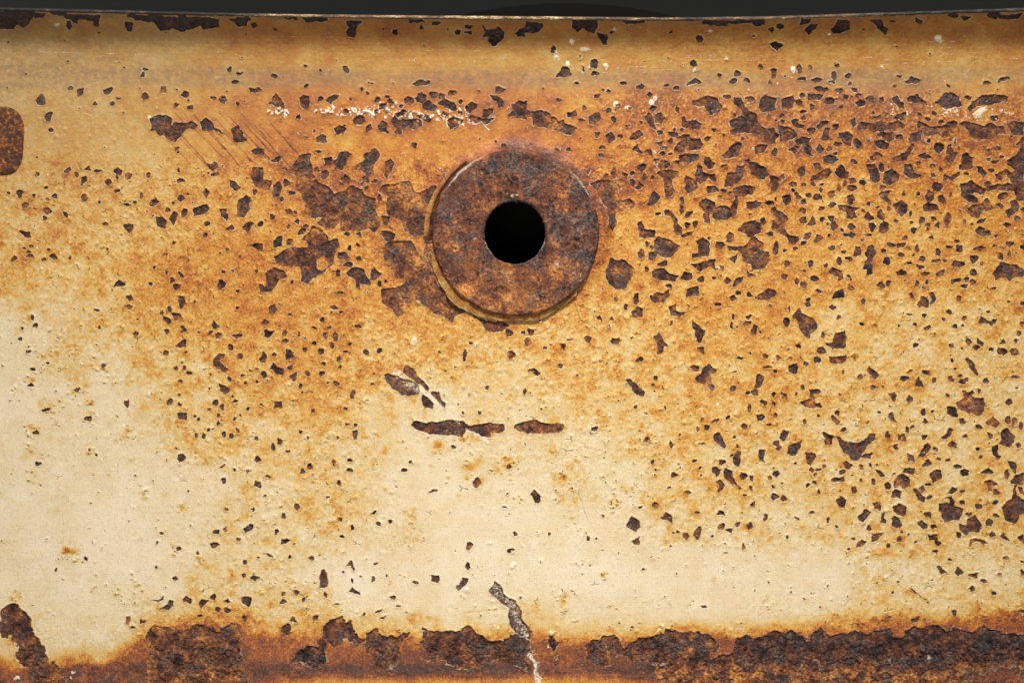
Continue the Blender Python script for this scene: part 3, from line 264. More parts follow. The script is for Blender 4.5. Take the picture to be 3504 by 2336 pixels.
    h = nt.math('ADD', h, nt.math('MULTIPLY', crack, -0.6))
    nt.bump(h, 0.00034)
    return nt.m

def washer_material():
    nt = NT('pitted_iron', 0.72, 0.35)
    tone = nt.attr('tone'); white = nt.attr('white'); stain = nt.attr('stain')
    c, n1, n3 = rust_color(nt, tone, 2.2, 0.72)
    rs = nt.noise(95, 6, 0.7, off=(8, 0, 3))
    c = nt.mix(nt.math('MULTIPLY', nt.step(0.50, 0.62, rs), 0.5), c, (0.155, 0.050, 0.030))
    c = nt.scale(c, 1.42)
    fine = nt.noise(2200, 4, 0.75)
    c = nt.mix(nt.step(0.62, 0.72, nt.noise(1500, 2, 0.6, off=(3, 3, 1))), c, (0.36, 0.30, 0.26))
    c = nt.mix(nt.step(0.50, 0.66, nt.math('ADD', nt.math('MULTIPLY', white, 0.42), nt.math('MULTIPLY', nt.noise(800, 5, 0.7), 0.58))), c, (0.70, 0.60, 0.48))
    c = nt.mix(nt.math('MULTIPLY', stain, nt.step(0.40, 0.60, nt.noise(330, 7, 0.75, off=(1, 4, 4)))), c, (0.42, 0.15, 0.04))
    nt.color(c)
    h = nt.math('ADD', nt.math('MULTIPLY', fine, 0.9), nt.math('MULTIPLY', nt.noise(520, 6, 0.75), 1.8))
    nt.bump(h, 0.0009)
    return nt.m

def collar_material():
    nt = NT('ochre_paint_skirt', 0.45, 0.4)
    stain = nt.attr('stain'); white = nt.attr('white')
    fine = nt.noise(1300, 4, 0.7); mid = nt.noise(240, 5, 0.6)
    st = nt.math('ADD', stain, nt.math('MULTIPLY', nt.math('SUBTRACT', mid, 0.5), 7.0))
    st = nt.math('ADD', st, nt.math('MULTIPLY', nt.math('SUBTRACT', fine, 0.5), 8.0))
    c = nt.ramp(nt.math('DIVIDE', st, 10.0), [
        (0.25, (0.66, 0.47, 0.215)), (0.38, (0.615, 0.39, 0.128)), (0.50, (0.55, 0.300, 0.072)), (0.60, (0.47, 0.215, 0.042)),
        (0.70, (0.37, 0.135, 0.028)), (0.80, (0.26, 0.078, 0.024)), (0.90, (0.130, 0.040, 0.020)), (1.00, (0.03, 0.018, 0.016))])
    c = nt.mix(nt.math('MULTIPLY', white, nt.step(0.4, 0.55, nt.noise(700, 4, 0.7))), c, (0.78, 0.68, 0.52))
    nt.color(c); nt.bump(nt.math('ADD', fine, mid), 0.0007)
    return nt.m

def edge_material():
    nt = NT('chipped_sheet_edge', 0.5, 0.4)
    pale = nt.attr('white')
    n = nt.noise(330, 5, 0.75, stretch=(0.5, 1, 2)); f = nt.noise(1900, 4, 0.7)
    k = nt.math('ADD', nt.math('ADD', pale, nt.math('MULTIPLY', nt.math('SUBTRACT', n, 0.5), 1.9)), nt.math('MULTIPLY', nt.math('SUBTRACT', f, 0.5), 0.9))
    c = nt.ramp(k, [(0.05, (0.022, 0.018, 0.016)), (0.3, (0.085, 0.072, 0.060)), (0.5, (0.20, 0.10, 0.04)), (0.68, (0.50, 0.33, 0.15)), (0.95, (0.85, 0.77, 0.62))])
    nt.color(c); nt.bump(f, 0.0004)
    return nt.m

def lug_material():
    nt = NT('orange_speckled_rust', 0.75, 0.3)
    a = nt.noise(620, 5, 0.6); b = nt.noise(200, 5, 0.6, off=(3, 1, 0)); f = nt.noise(2400, 3, 0.7)
    k = nt.math('ADD', nt.math('ADD', -0.17, nt.math('MULTIPLY', a, 0.94)), nt.math('ADD', nt.math('MULTIPLY', b, 0.28), nt.math('MULTIPLY', f, 0.12)))
    c = nt.ramp(k, [(0.34, (0.055, 0.036, 0.032)), (0.46, (0.115, 0.046, 0.028)), (0.53, (0.20, 0.066, 0.026)), (0.60, (0.42, 0.16, 0.032)), (0.68, (0.50, 0.25, 0.08))])
    nt.color(c); nt.bump(nt.math('ADD', a, f), 0.0005)
    return nt.m

def plain_material(name, col, rough, tex=0.0, scale=20, spec=0.3):
    nt = NT(name, rough, spec)
    f = nt.noise(scale, 4, 0.6)
    nt.color(nt.scale(nt.mix(0.0, col, col), nt.math('ADD', 1-tex, nt.math('MULTIPLY', f, 2*tex))))
    return nt.m

# ---------------------------------------------------------------- the panel's sampling grid
def axis(fine0, fine1, step, far0, far1, coarse):
    a = np.arange(fine0, fine1, step)
    return np.concatenate([np.arange(far0, fine0, coarse), a, np.arange(a[-1]+coarse, far1, coarse)])
FINE = 2.4
gx = axis(-45, 3550, FINE, -1000, 4500, 12)
gy0 = axis(62, 2382, FINE, 62, 3000, 12)
EX = [-1000, 0, 430, 900, 1400, 1900, 2300, 2650, 3000, 3504, 4500]
EY = [30, 36, 47, 58, 64, 68, 71, 67, 55, 38, 5]
edge_x = np.linspace(-1000, 4500, 900)
edge_y = np.interp(edge_x, EX, EY)
kern = np.hanning(61); kern /= kern.sum()
edge_y = np.convolve(np.pad(edge_y, 30, mode='edge'), kern, mode='valid')
def top_edge(x): return np.interp(x, edge_x, edge_y)
X, Y = np.meshgrid(gx, gy0)
off = top_edge(X) - 62
Y = Y + off*(1-smooth(62, 420, Y))
R, C = X.shape
CREASE = 285.0
def lip_depth(y, e):
    """how far the sheet leans out towards the viewer (survey units)"""
    t = np.clip((CREASE + (e-62)*0.4 - y)/(CREASE-62), 0, None)
    return 86*np.power(t, 2.5)
def place(x, y, d):
    """point on the sheet: the lean-out is taken along the line of sight so the survey of the lip stays true"""
    k = (DIST/S - d)/(DIST/S)
    return np.stack([(x-CX)*k*S, -d*S, (CY-y)*k*S], -1)

# ---------------------------------------------------------------- bare patches
sd = np.full((R, C), -30.0, np.float32)
tone = np.full((R, C), 0.5, np.float32)
foot_w = 1+1.6*smooth(2110, 2170, Y)
wx = X + foot_w*5.0*fbm(X, Y, 34, 1, 3) + foot_w*4.0*fbm(X, Y, 13, 4, 3)
wy = Y + foot_w*5.0*fbm(X, Y, 34, 7, 3) + foot_w*4.0*fbm(X, Y, 13, 9, 3)
PAD = 12
yrow = Y[:, C//2]
def window(x0, x1, y0, y1, pad):
    i0, i1 = np.searchsorted(gx, [x0-pad, x1+pad])
    lo = Y.min(axis=1); hi = Y.max(axis=1)
    j0 = np.searchsorted(hi, y0-pad); j1 = np.searchsorted(lo, y1+pad)
    return slice(j0, j1), slice(i0, i1)
def stamp(pts, sign=1, t=0.5):
    pts = np.array(pts, float)
    W = window(pts[:, 0].min(), pts[:, 0].max(), pts[:, 1].min(), pts[:, 1].max(), PAD+8)
    a = wx[W]; b = wy[W]
    if a.size == 0: return
    d2 = np.full(a.shape, 1e9); inside = np.zeros(a.shape, bool)
    n = len(pts)
    for k in range(n):
        x0, y0 = pts[k]; x1, y1 = pts[(k+1) % n]
        dx, dy = x1-x0, y1-y0; L = dx*dx+dy*dy+1e-9
        u = np.clip(((a-x0)*dx+(b-y0)*dy)/L, 0, 1)
        d2 = np.minimum(d2, (a-x0-u*dx)**2+(b-y0-u*dy)**2)
        if y0 != y1:
            inside ^= ((y0 > b) != (y1 > b)) & (a < (x1-x0)*(b-y0)/(y1-y0)+x0)
    d = np.where(inside, 1, -1)*np.sqrt(d2)
    s = sd[W]; tt = tone[W]
    if sign > 0:
        tt[d > -4] = t
        s[:] = np.maximum(s, d)
    else:
        s[:] = np.minimum(s, -d)

rnd = random.Random(5)
def flake(x, y, w, h, ang=0.0):
    """an angular little flake of about the surveyed size"""
    n = rnd.choice([4, 5, 5, 6, 6, 7]); a0 = rnd.random()*6.28
    th = sorted(a0 + (k+rnd.uniform(-0.28, 0.28))*6.2832/n for k in range(n))
    c, s_ = math.cos(math.radians(ang)), math.sin(math.radians(ang)); out = []
    for q in th:
        r = rnd.uniform(0.80, 1.16)
        px, py = math.cos(q)*w/2*r, math.sin(q)*h/2*r
        out.append((x+px*c-py*s_, y+px*s_+py*c))
    return out
T = 900/2352
for (ox, oy), txt in CHIPS.items():
    for item in txt.split(';'):
        item = item.strip(); sign = 1
        if item.startswith('-') and item[1] == ' ': sign = -1; item = item[1:]
        v = [float(q) for q in item.split()]
        if len(v) <= 5:
            ang = v[4] if len(v) == 5 else 0
            pts = flake(ox+v[0]*T, oy+v[1]*T, v[2]*T*1.02+1, v[3]*T*1.02+1, ang); t = 0.30+rnd.random()**1.5*0.42
        else:
            pts = [(ox+v[k]*T, oy+v[k+1]*T) for k in range(0, len(v), 2)]
            span = max(max(p[0] for p in pts)-min(p[0] for p in pts), 1)
            t = min(0.60, 0.38+span/900) + rnd.uniform(-0.12, 0.12)
            if span > 900: t = 0.42
        stamp(pts, sign, t)
tone = tone - 0.22*smooth(2150, 2190, Y)*smooth(2290, 2250, Y)*(Y > 2100)*(0.6+0.6*fbm(X, Y, 60, 4, 3)) + 0.34*smooth(2245, 2300, Y+40*fbm(X, Y, 120, 11, 4))*smooth(1500, 2200, X)
# rust creeping in from the top edge
for k in range(46):
    x = rnd.uniform(-900, 4400); e = float(top_edge(x))
    if 1000 < x < 2500 and rnd.random() < 0.5: continue
    stamp(flake(x, e+rnd.uniform(2, 12), rnd.uniform(30, 90), rnd.uniform(10, 30)), 1, 0.3)
# the same wear carries on beyond the surveyed part of the sheet
for k in range(420):
    side = rnd.random() < 0.5
    x = rnd.uniform(-980, -20) if side else rnd.uniform(3525, 4480)
    stamp(flake(x, rnd.uniform(330, 2150), rnd.uniform(12, 46), rnd.uniform(12, 46)), 1, rnd.uniform(0.35, 0.7))
stamp([(-1100, 2250), (-700, 2290), (-300, 2240), (0, 2330), (340, 2400), (700, 2410), (1000, 2380), (1700, 2390), (2300, 2400), (2700, 2300), (2700, 3100), (-1100, 3100)], 1, 0.6)
tone += 0.22*fbm(X, Y, 55, 5, 4)*smooth(2130, 2180, Y) + 0.10*fbm(X, Y, 60, 8, 3)
# pinhead specks everywhere
for k in range(1500):
    x = rnd.uniform(-20, 3524); y = rnd.uniform(90, 2180)
    r = rnd.choice([2.5, 3, 3, 4, 5])
    dens = 0.35 if y < 300 else (0.75 if (x > 2100 or (x > 450 and y < 1400)) else 0.25)
    if rnd.random() > dens: continue
    stamp(flake(x, y, r*rnd.uniform(0.8, 1.7), r), 1, 0.4)

# ---------------------------------------------------------------- staining of the paint
G = np.array([[float(c) for c in row] for row in STAIN.split()], np.float32)
def bil(x, y):
    u = np.clip(x/146.0-0.5, 0, 22.999); v = np.clip(y/146.0-0.5, 0, 14.999)
    i = u.astype(int); j = v.astype(int); fu = u-i; fv = v-j
    fu = fu*fu*(3-2*fu); fv = fv*fv*(3-2*fv)
    return (G[j, i]*(1-fu)+G[j, i+1]*fu)*(1-fv)+(G[j+1, i]*(1-fu)+G[j+1, i+1]*fu)*fv
stain = bil(X+45*fbm(X, Y, 150, 2, 3), np.minimum(Y+45*fbm(X, Y, 150, 5, 3), 2110))
stain = np.where(stain > 7.6, stain, stain)
grain0 = smooth(1.0, 3.6, stain)*(1-0.75*smooth(610, 470, Y)*smooth(2250, 1950, X))*(1-0.65*smooth(340, 285, Y))
stain -= 0.3*smooth(3.0, 1.2, stain)
stain += 0.45*smooth(2.2, 3.5, stain)*smooth(7, 5.5, stain)
stain += 1.3*fbm(X, Y, 70, 10, 4) + (0.15+1.6*grain0)*fbm(X, Y, 11, 3, 3, 0.8)
stain -= 0.95*smooth(950, 1250, Y)*smooth(1.2, 2.4, stain)*smooth(6.5, 5, stain)*smooth(2140, 2080, Y)
clump = np.clip(fbm(X, Y, 44, 6, 4, 0.65)-0.12, 0, 1)
stain += 5.5*clump*smooth(1.2, 2.6, stain)*smooth(6.5, 4.5, stain)*smooth(520, 700, Y)
# rust bleeding round every bare patch
wetz = smooth(1.0, 4.0, stain)
stain += np.exp(np.clip(sd, -30, 0)/8.0)*0.85*wetz*(0.4+1.1*np.clip(fbm(X, Y, 90, 15, 3)+0.4, 0, 1))*(Y > 300)
# the rust-soaked foot of the panel
bx = [-1000, 0, 60, 130, 330, 420, 500, 700, 900, 1050, 1250, 1400, 1700, 1900, 2150, 2330, 2500, 2700, 3100, 3300, 3504, 4500]
by = [2290, 2262, 2290, 2275, 2262, 2228, 2200, 2165, 2190, 2205, 2185, 2195, 2185, 2195, 2190, 2160, 2165, 2150, 2150, 2140, 2140, 2140]
band = Y - np.interp(X, bx, by) + 16*fbm(X, Y, 90, 12, 4)
bl = smooth(-34, 30, band + 22*fbm(X, Y, 30, 5, 4, 0.65))
soaked = 8.5 + 0.9*fbm(X, Y*1.6, 160, 3, 4) + 0.6*smooth(30, 110, band)
soaked += 0.8*np.exp(-((Y-2286-14*fbm(X, Y, 160, 2, 3))/17.0)**2)
soaked -= 3.0*np.exp(-((Y-2340-10*fbm(X, Y, 200, 6, 2))/20.0)**2)*smooth(850, 1050, X)*smooth(2300, 2100, X)
stain = stain*(1-bl) + np.clip(soaked, 0, 10)*bl + 2.2*np.exp(-((band+12)/34.0)**2)*(1-bl)
# orange brown halo round the pipe boss
WX, WY, WR, HR = 1764.5, 797.5, 286.0, 105.0
rr = np.hypot(X-WX, Y-WY); th = np.arctan2(WY-Y, X-WX)
halo = np.exp(-((np.clip(rr-WR, 0, None))/34.0)**2)
upper = smooth(-0.75, -0.1, np.sin(th)+0.15*np.cos(th))
stain += halo*(1.9*upper+0.5*(1-upper))*(stain < 8)
# local spots: stained rings round blisters
def spot(x, y, r, amp):
    W = window(x-r*2, x+r*2, y-r*2, y+r*2, 2)
    d = np.hypot((X[W]-x), (Y[W]-y)*1.1)/r
    stain[W] += amp*np.exp(-d*d*1.3)
bump_list = []
SPOTS = [(110,715,34,3),(90,1100,44,3),(165,1210,34,3),(105,1300,30,3),(155,1400,46,3),(120,1470,36,3),(100,1550,40,3.4),(240,1190,30,3),(260,1330,38,4),(300,1380,26,3),(305,1430,24,3),(430,1490,34,4),(355,1260,28,3),(490,1690,22,4),(60,1330,24,2.5),(620,1730,26,3),(310,1545,20,3.5),
         (1490,1540,46,4),(1600,1600,50,4.4),(1680,1600,34,3.6),(1740,1590,34,3),(1915,1640,38,4.6),(1920,1700,24,4),(1410,1770,30,4),(1150,1800,26,3),(2160,1670,26,3.4),(2160,1510,24,3),(2220,1500,24,3.6),(2060,1430,30,3),(2064,1968,20,4.4),(1925,2050,28,4),(1930,2090,16,3),
         (2920,1215,18,4.4),(2990,1110,12,3),(600,2180,50,2),(230,1880,26,2.5),(265,1910,22,3),(200,1900,22,2.5),(400,2030,24,2.2),(60,2040,26,3),(690,1920,28,2.4),(1000,1990,22,2)]
for s_ in SPOTS:
    spot(s_[0], s_[1], s_[2]*0.6, s_[3]*0.5)
    for q in range(7): spot(s_[0]+rnd.gauss(0, .55)*s_[2], s_[1]+rnd.gauss(0, .55)*s_[2], s_[2]*rnd.uniform(.12, .35), s_[3]*rnd.uniform(.4, .9))
    for q in range(6): bump_list.append((s_[0]+rnd.gauss(0, .5)*s_[2], s_[1]+rnd.gauss(0, .5)*s_[2]))
for k in range(150):                                    # loose clusters of bleed on the pale paint
    x = rnd.uniform(20, 3400); y = rnd.uniform(1050, 2120)
    g = float(bil(np.array(x), np.array(y)))
    if g > 2.6 or rnd.random() < 0.45: continue
    for q in range(rnd.choice([2, 4, 7])):
        px_, py_ = x+rnd.gauss(0, 16), y+rnd.gauss(0, 13)
        spot(px_, py_, rnd.uniform(4, 11), rnd.uniform(1.2, 3.4)); bump_list.append((px_, py_))
for k in range(900):
    x = rnd.uniform(0, 3504); y = rnd.uniform(560, 2120)
    g = float(bil(np.array(x), np.array(y)))
    if rnd.random() < (g-0.6)/4.5: spot(x, y, rnd.uniform(5, 20), rnd.uniform(0.6, 2.2))

for bx_, by_, br_, ba_ in [(1428,690,42,.5),(1436,868,34,.55),(1395,640,38,.4),(1340,650,30,.2),(2106,615,38,.5),(2135,700,34,.4),(2060,660,40,.2),(1470,900,30,.3),(1395,1010,40,.25),(3330,1385,30,.4),(3440,1340,26,.3),(3470,940,24,.4),
                           (2770,1370,26,.5),(2440,1300,30,.4),(2120,930,26,.35),(165,430,0,0),(553,435,22,.55),(1000,700,50,.15),(1090,790,40,.2),(1225,1330,22,.5),(1400,1290,30,.5),(1370,1320,30,.35),(1500,1370,18,.4),(1540,1345,20,.4)]:
    if br_: tone = tone + ba_*np.exp(-((X-bx_)**2+(Y-by_)**2)/br_**2)
scraped = np.exp(-((X-1380)/75.0)**2-((Y-1310)/50.0)**2)+np.exp(-((X-1520)/50.0)**2-((Y-1385)/40.0)**2)+np.exp(-((X-1700)/60.0)**2-((Y-2040)/70.0)**2)+np.exp(-((X-1775)/45.0)**2-((Y-2130)/70.0)**2)
for bx_, by_, br_, ba_ in [(1330,830,70,1.4),(1375,745,50,1.5),(1300,700,60,.8),(2150,640,60,1.3),(1180,640,70,1.0),(900,870,90,.9),(780,880,80,.8),(1000,560,60,.5)]:
    stain += 1.25*ba_*np.exp(-((X-bx_)**2+(Y-by_)**2)/br_**2)*(stain < 7.5)
tone = np.where(Y < 175, 0.12, tone)
grain = (0.22+0.78*smooth(1.0, 3.6, bil(X, Y)))
grain = grain*(1-0.72*smooth(610, 470, Y+60*fbm(X, Y, 130, 7, 3))*smooth(2250, 1950, X))*(1-0.65*smooth(340, 285, Y))
grain = np.clip(grain + 0.5*smooth(2130, 2200, Y), 0.12, 1)
lim = 5.3-0.5*smooth(1000, 1400, Y)+1.0*halo
paintz = smooth(2130, 2080, Y+0.6*(2190-np.interp(X, bx, by)))*(stain > lim)*smooth(560, 760, Y)
stain = stain - paintz*(stain-lim)*0.38
# dirt in the fold under the lip
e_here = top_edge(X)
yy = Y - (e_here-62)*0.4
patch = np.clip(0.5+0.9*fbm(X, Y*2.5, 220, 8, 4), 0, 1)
dirt_shade = 1.0*np.exp(-((yy-268)/34.0)**2)*(0.35+0.65*patch) + 0.55*np.exp(-((yy-310)/45.0)**2)*smooth(2200, 2800, X)*patch
dirt_shade += 0.5*np.exp(-((Y-e_here)/22.0)**2)
dirt_shade += 0.5*smooth(1300, -100, X)*smooth(1000, 300, Y) + 0.25*smooth(700, 100, Y)  # dull film plus light falloff painted in, darker towards top and left
dirt_shade += 0.5*np.exp(-((X-2870)/240.0)**2-((Y-320)/70.0)**2)*patch
dirt_shade = np.clip(dirt_shade + 0.9*np.clip(scraped, 0, 1)*smooth(-2, 2, sd), 0, 1)

# ---------------------------------------------------------------- pale marks: blisters, scratches, smears
white = np.zeros((R, C), np.float32)
crack = np.zeros((R, C), np.float32)
def line(arr, pts, w, amp=1.0, taper=True):
    pts = np.array(pts, float)
    n = len(pts)
    for k in range(n-1):
        x0, y0 = pts[k]; x1, y1 = pts[k+1]
        W = window(min(x0, x1), max(x0, x1), min(y0, y1), max(y0, y1), w*2+3)
        a = X[W]; b = Y[W]
        if a.size == 0: continue
        dx, dy = x1-x0, y1-y0
        u = np.clip(((a-x0)*dx+(b-y0)*dy)/(dx*dx+dy*dy+1e-9), 0, 1)
        if arr is white and w > 3: a = wx[W]; b = wy[W]
        d = np.hypot(a-x0-u*dx, b-y0-u*dy)
        arr[W] = np.maximum(arr[W], amp*np.clip(1.35-d/w, 0, 1))
def dot(arr, x, y, r, amp=1.0, ry=None):
    ry = ry or r
    W = window(x-r, x+r, y-ry, y+ry, 3)
    d = np.hypot((wx[W]-x)/r, (wy[W]-y)/ry)
    arr[W] = np.maximum(arr[W], amp*np.clip(1.8-1.3*d, 0, 1))
height = np.zeros((R, C), np.float32)
def bump_at(x, y, r, h):
    W = window(x-2.2*r, x+2.2*r, y-2.2*r, y+2.2*r, 1)
    d = np.hypot(X[W]-x, Y[W]-y)/r
    height[W] += h*np.exp(-d*d*1.1)
for k in range(210):                                    # row of little white blisters under the fold
    c = rnd.choice([(1265, 385, 60, 14), (1330, 380, 55, 16), (1420, 392, 45, 16), (1230, 380, 60, 10), (1130, 382, 60, 9), (1480, 400, 50, 10), (960, 382, 30, 9), (1570, 400, 40, 20)])
    x = rnd.gauss(c[0], c[2]*0.6); y = rnd.gauss(c[1], c[3]*0.7); r = rnd.uniform(2.4, 6)
    dot(white, x, y, r, 1.05); bump_at(x, y, r, 2.5)
for k in range(110):
    x = rnd.uniform(3050, 3480); y = rnd.gauss(388+(x-3050)*0.01, 12); r = rnd.uniform(1.5, 4)
    dot(white, x, y, r, 0.9); bump_at(x, y, r, 2)
for k in range(60):
    x = rnd.uniform(2250, 3400); y = rnd.gauss(330, 25); r = rnd.uniform(1.5, 4)
    dot(white, x, y, r, 0.7); bump_at(x, y, r, 2)
for x, y, r, ry in [(1958,145,14,16),(1905,196,13,16),(2005,168,26,9),(2072,226,12,11),(1900,180,10,10),(1943,222,10,14),(1984,200,8,8),(1992,248,10,8),(2018,232,9,8),(2380,240,10,10),
                    (2430,104,12,7),(2486,202,10,5),(2102,103,7,8),(196,84,14,8),(3213,135,16,17),(3018,230,8,13),(2712,240,9,14),(2835,120,9,7),(3360,382,24,8),(3345,395,14,10),(2110,360,12,14),(2230,350,14,16),(2245,335,10,10),(2150,370,14,12),(2393,368,7,7),(2270,505,14,9),(2235,520,9,8),
                    (3268,382,10,8),(3240,388,8,6),(1418,1165,13,17),(2456,1385,9,9),(120,783,6,6),(128,850,6,6),(141,920,6,6),(164,970,6,6),(1788,1868,5,8),(1625,1973,5,4),(1598,2018,13,8),(1760,1930,9,14),(1752,1940,9,10),(1755,1890,7,14),(1678,1858,9,10),(1627,2070,6,6),(1685,2055,8,9),(1703,2150,6,9),(1888,2165,10,8),(1875,2215,6,8),
                    (512,405,8,10),(1320,405,6,8),(2575,508,8,8),(3180,2250,10,12),(2745,2275,8,12),(2265,2142,9,8),(2258,2155,8,6),(1320,2345,7,5),(60,2318,16,8)]:
    dot(white, x, y, max(r*0.8, 3), 0.95, max(ry*0.8, 3)); bump_at(x, y, r*0.7, 3)
for k in range(240):                                    # pale freckles on wet paint and foot
    x = rnd.uniform(0, 3500); y = rnd.uniform(2170, 2330) if rnd.random() < 0.25 else rnd.uniform(560, 1950)
    r = rnd.uniform(1.6, 3.4); dot(white, x, y, r, 0.75); bump_at(x, y, r, 2)
for k in range(26):
    dot(white, 270+rnd.gauss(0, 50)+rnd.random()*60, 2310+rnd.gauss(0, 9), rnd.uniform(2, 4), 0.9)
# the long scrape
line(white, [(1353,1276),(1378,1296),(1400,1315),(1440,1340)], 22, .66); line(white, [(1400,1305),(1436,1325),(1480,1362),(1512,1390)], 8.5, 1.0)
line(white, [(1490,1365),(1528,1402),(1560,1438),(1572,1447)], 4.4, .9); line(white, [(1597,1470),(1625,1483),(1650,1495),(1668,1510)], 6, 1)
line(white, [(1668,1510),(1675,1535)], 2, .6)
line(white, [(1673,1852),(1690,1895),(1700,1945),(1708,1985)], 2.2, .62); dot(white, 1677, 1858, 8, 1)
line(white, [(1690,2010),(1726,2045),(1750,2075),(1762,2085)], 22, .72); line(white, [(1742,2060),(1765,2110),(1785,2170)], 20, .75); line(white, [(1700,1990),(1740,2040),(1765,2080)], 6, .8)
line(white, [(1765,2130),(1785,2165),(1805,2195),(1826,2255),(1850,2336)], 12, .66); line(white, [(1815,2215),(1832,2290),(1850,2360)], 8, .95)
line(white, [(0,1708),(22,1728),(45,1750)], 4, .85)
for p_ in [[(1526,412),(1530,432),(1545,443),(1562,436),(1575,426),(1590,424)],[(1600,417),(1612,424),(1630,426),(1645,417),(1650,421),(1664,438),(1674,445)],[(1660,432),(1675,420),(1692,409)]]:
    line(white, p_, 2.4, 1.0)
for p_ in [[(2420,372),(2440,380),(2455,376)],[(3225,372),(3245,378),(3262,370)],[(3330,392),(3350,375),(3375,366)],[(3338,404),(3360,385)]]:
    line(white, p_, 3.0, 1.2)
# scratches
def scratch(x0, y0, x1, y1, w=1.3, amp=0.6, arr=None):
    m = 6; pts = [(x0+(x1-x0)*k/m+rnd.gauss(0, .8), y0+(y1-y0)*k/m+rnd.gauss(0, .8)) for k in range(m+1)]
    line(white if arr is None else arr, pts, w, amp)
for a in [(0,172,520,190),(420,186,880,200),(2140,226,2240,232),(2060,250,2200,256),(2050,206,2300,210),(2900,200,3504,175),(3000,222,3504,200),(3090,118,3180,122),(2350,205,2600,208),(1200,208,1560,206),(190,340,470,470),(470,470,520,545),(165,470,280,545),(165,415,172,470),
          (2450,1230,2600,1155),(2465,1240,2560,1160),(2600,1330,2700,1260),(2840,1285,2800,1330),(1830,1350,1850,1365),(1965,480,2000,530),(1860,1150,1900,1090),(2380,1700,2420,1670),(2700,1420,2650,1350),(2330,1300,2440,1430)]:
    scratch(*a)
for k in range(70):                                     # fine brushed lines along the lip
    x = rnd.uniform(0, 3400); y = rnd.uniform(120, 240); L = rnd.uniform(40, 260)
    if x < 1300 and rnd.random() < 0.6: continue
    slope = (top_edge(x+L)-top_edge(x))*0.8
    scratch(x, y, x+L, y+slope, 0.9, rnd.uniform(0.35, 0.6))
rub = np.zeros((R, C), np.float32)
def rsc(x0, y0, x1, y1, w, amp):                        # rusty scratches
    line(rub, [(x0, y0), ((x0+x1)/2+rnd.gauss(0, 2), (y0+y1)/2), (x1, y1)], w, amp)
for k in range(26):
    x = 560+k*15+rnd.uniform(-16, 16); y = 385+rnd.uniform(0, 80)
    L = rnd.uniform(60, 190); rsc(x, y, x+L*rnd.uniform(.64, .8), y+L*0.8, rnd.uniform(1.3, 2.6), rnd.uniform(0.3, 0.8))
    dot(stain*0, 0, 0, 3) if False else None
for k in range(12): rsc(205+k*5+rnd.uniform(-3, 3), 1835+rnd.uniform(0, 40), 212+k*3, 1950-rnd.uniform(0, 60), 1.6, rnd.uniform(.3, .5)); spot(215+k*5, 1885, 13, 1.2)
for a in [(640,850,648,930,1.6,.6),(2380,1655,0,0,0,0),(1940,1855,0,0,0,0)]:
    if a[4]: rsc(*a)
for k in range(9): rsc(110+rnd.uniform(-15,20), 1890+rnd.uniform(-25,25), 165+rnd.uniform(-10,15), 1985+rnd.uniform(-25,20), 1.4, .4)
rsc(1600,2095,1730,2082,2,.7); rsc(2050,1970,2085,1964,2,.8); rsc(3070,2000,3175,2048,1.8,.75)
line(crack, [(1985,1660),(1980,1690),(1990,1715),(1998,1745),(2010,1780)], 1.4, .55)
for p in [[(1970,1040),(1990,1095),(2020,1115),(2055,1145)],[(2030,1070),(2035,1095)],[(1800,1150),(1850,1140),(1880,1120),(1895,1090),(1910,1085)],[(1930,1090),(1935,1120),(1915,1135)]]:
    line(crack, [(a_+rnd.gauss(0, 3), b_+rnd.gauss(0, 3)) for a_, b_ in p], 1.6, .6)

for bx_, by_ in bump_list: bump_at(bx_, by_, rnd.uniform(3, 6), rnd.uniform(1.2, 2.4)); dot(crack, bx_+rnd.uniform(-3, 3), by_+4, rnd.uniform(1.5, 3), rnd.uniform(.4, .9))
# paint blisters and hairline cracks
def wet_at(x, y): return float(bil(np.array(x), np.array(y)))
for k in range(26000):
    x = rnd.uniform(-20, 3524); y = rnd.uniform(330, 2200)
    w = wet_at(x, y)
    p = 0.04+0.9*min(max((w-1.2)/3.2, 0), 1)
    if y < 620 and x < 2000: p *= 0.18
    if rnd.random() > p: continue
    r = rnd.choice([2.6, 3, 3.2, 4, 4, 5, 7])
    bump_at(x, y, r, rnd.uniform(0.12, 0.34)*r*(1 if rnd.random() < .85 else -0.8)*(0.45+0.55*min(max((w-1)/2.5, 0), 1)))
for k in range(5200):
    x = rnd.uniform(0, 3504); y = rnd.uniform(560, 2160); w = wet_at(x, y)
    if rnd.random() > 0.03+0.30*max(w-1, 0)/3: continue
    a = rnd.uniform(0, 6.28); amp = rnd.uniform(0.5, 1.0); kind = rnd.random()
    if kind < 0.55:                     # crescent split on the flank of a blister
        r = rnd.uniform(3.5, 9); sp_ = rnd.uniform(0.7, 1.5)
        pts = [(x+r*math.cos(a+q*sp_/3), y+r*0.8*math.sin(a+q*sp_/3)) for q in range(4)]
        line(crack, pts, 1.8, amp); bump_at(x, y, r, r*0.28)
    elif kind < 0.8:
        dot(crack, x, y, rnd.uniform(1.8, 3.4), amp, rnd.uniform(1.5, 2.6))
    else:                               # branching hairline
        L = rnd.uniform(6, 20)
        for q in range(rnd.choice([2, 3, 3])):
            aa = a+q*2.1+rnd.uniform(-.3, .3); cx_, cy_ = x, y; pts = [(x, y)]
            for s2 in range(3):
                cx_ += math.cos(aa)*L/3; cy_ += math.sin(aa)*L/3*0.7; aa += rnd.uniform(-.7, .7); pts.append((cx_, cy_))
            line(crack, pts, 1.25, amp*0.9)

stain += 3.6*rub*(0.5+0.8*np.clip(fbm(X, Y, 20, 9, 3)+.5, 0, 1))
crack = np.maximum(crack, rub*0.25)
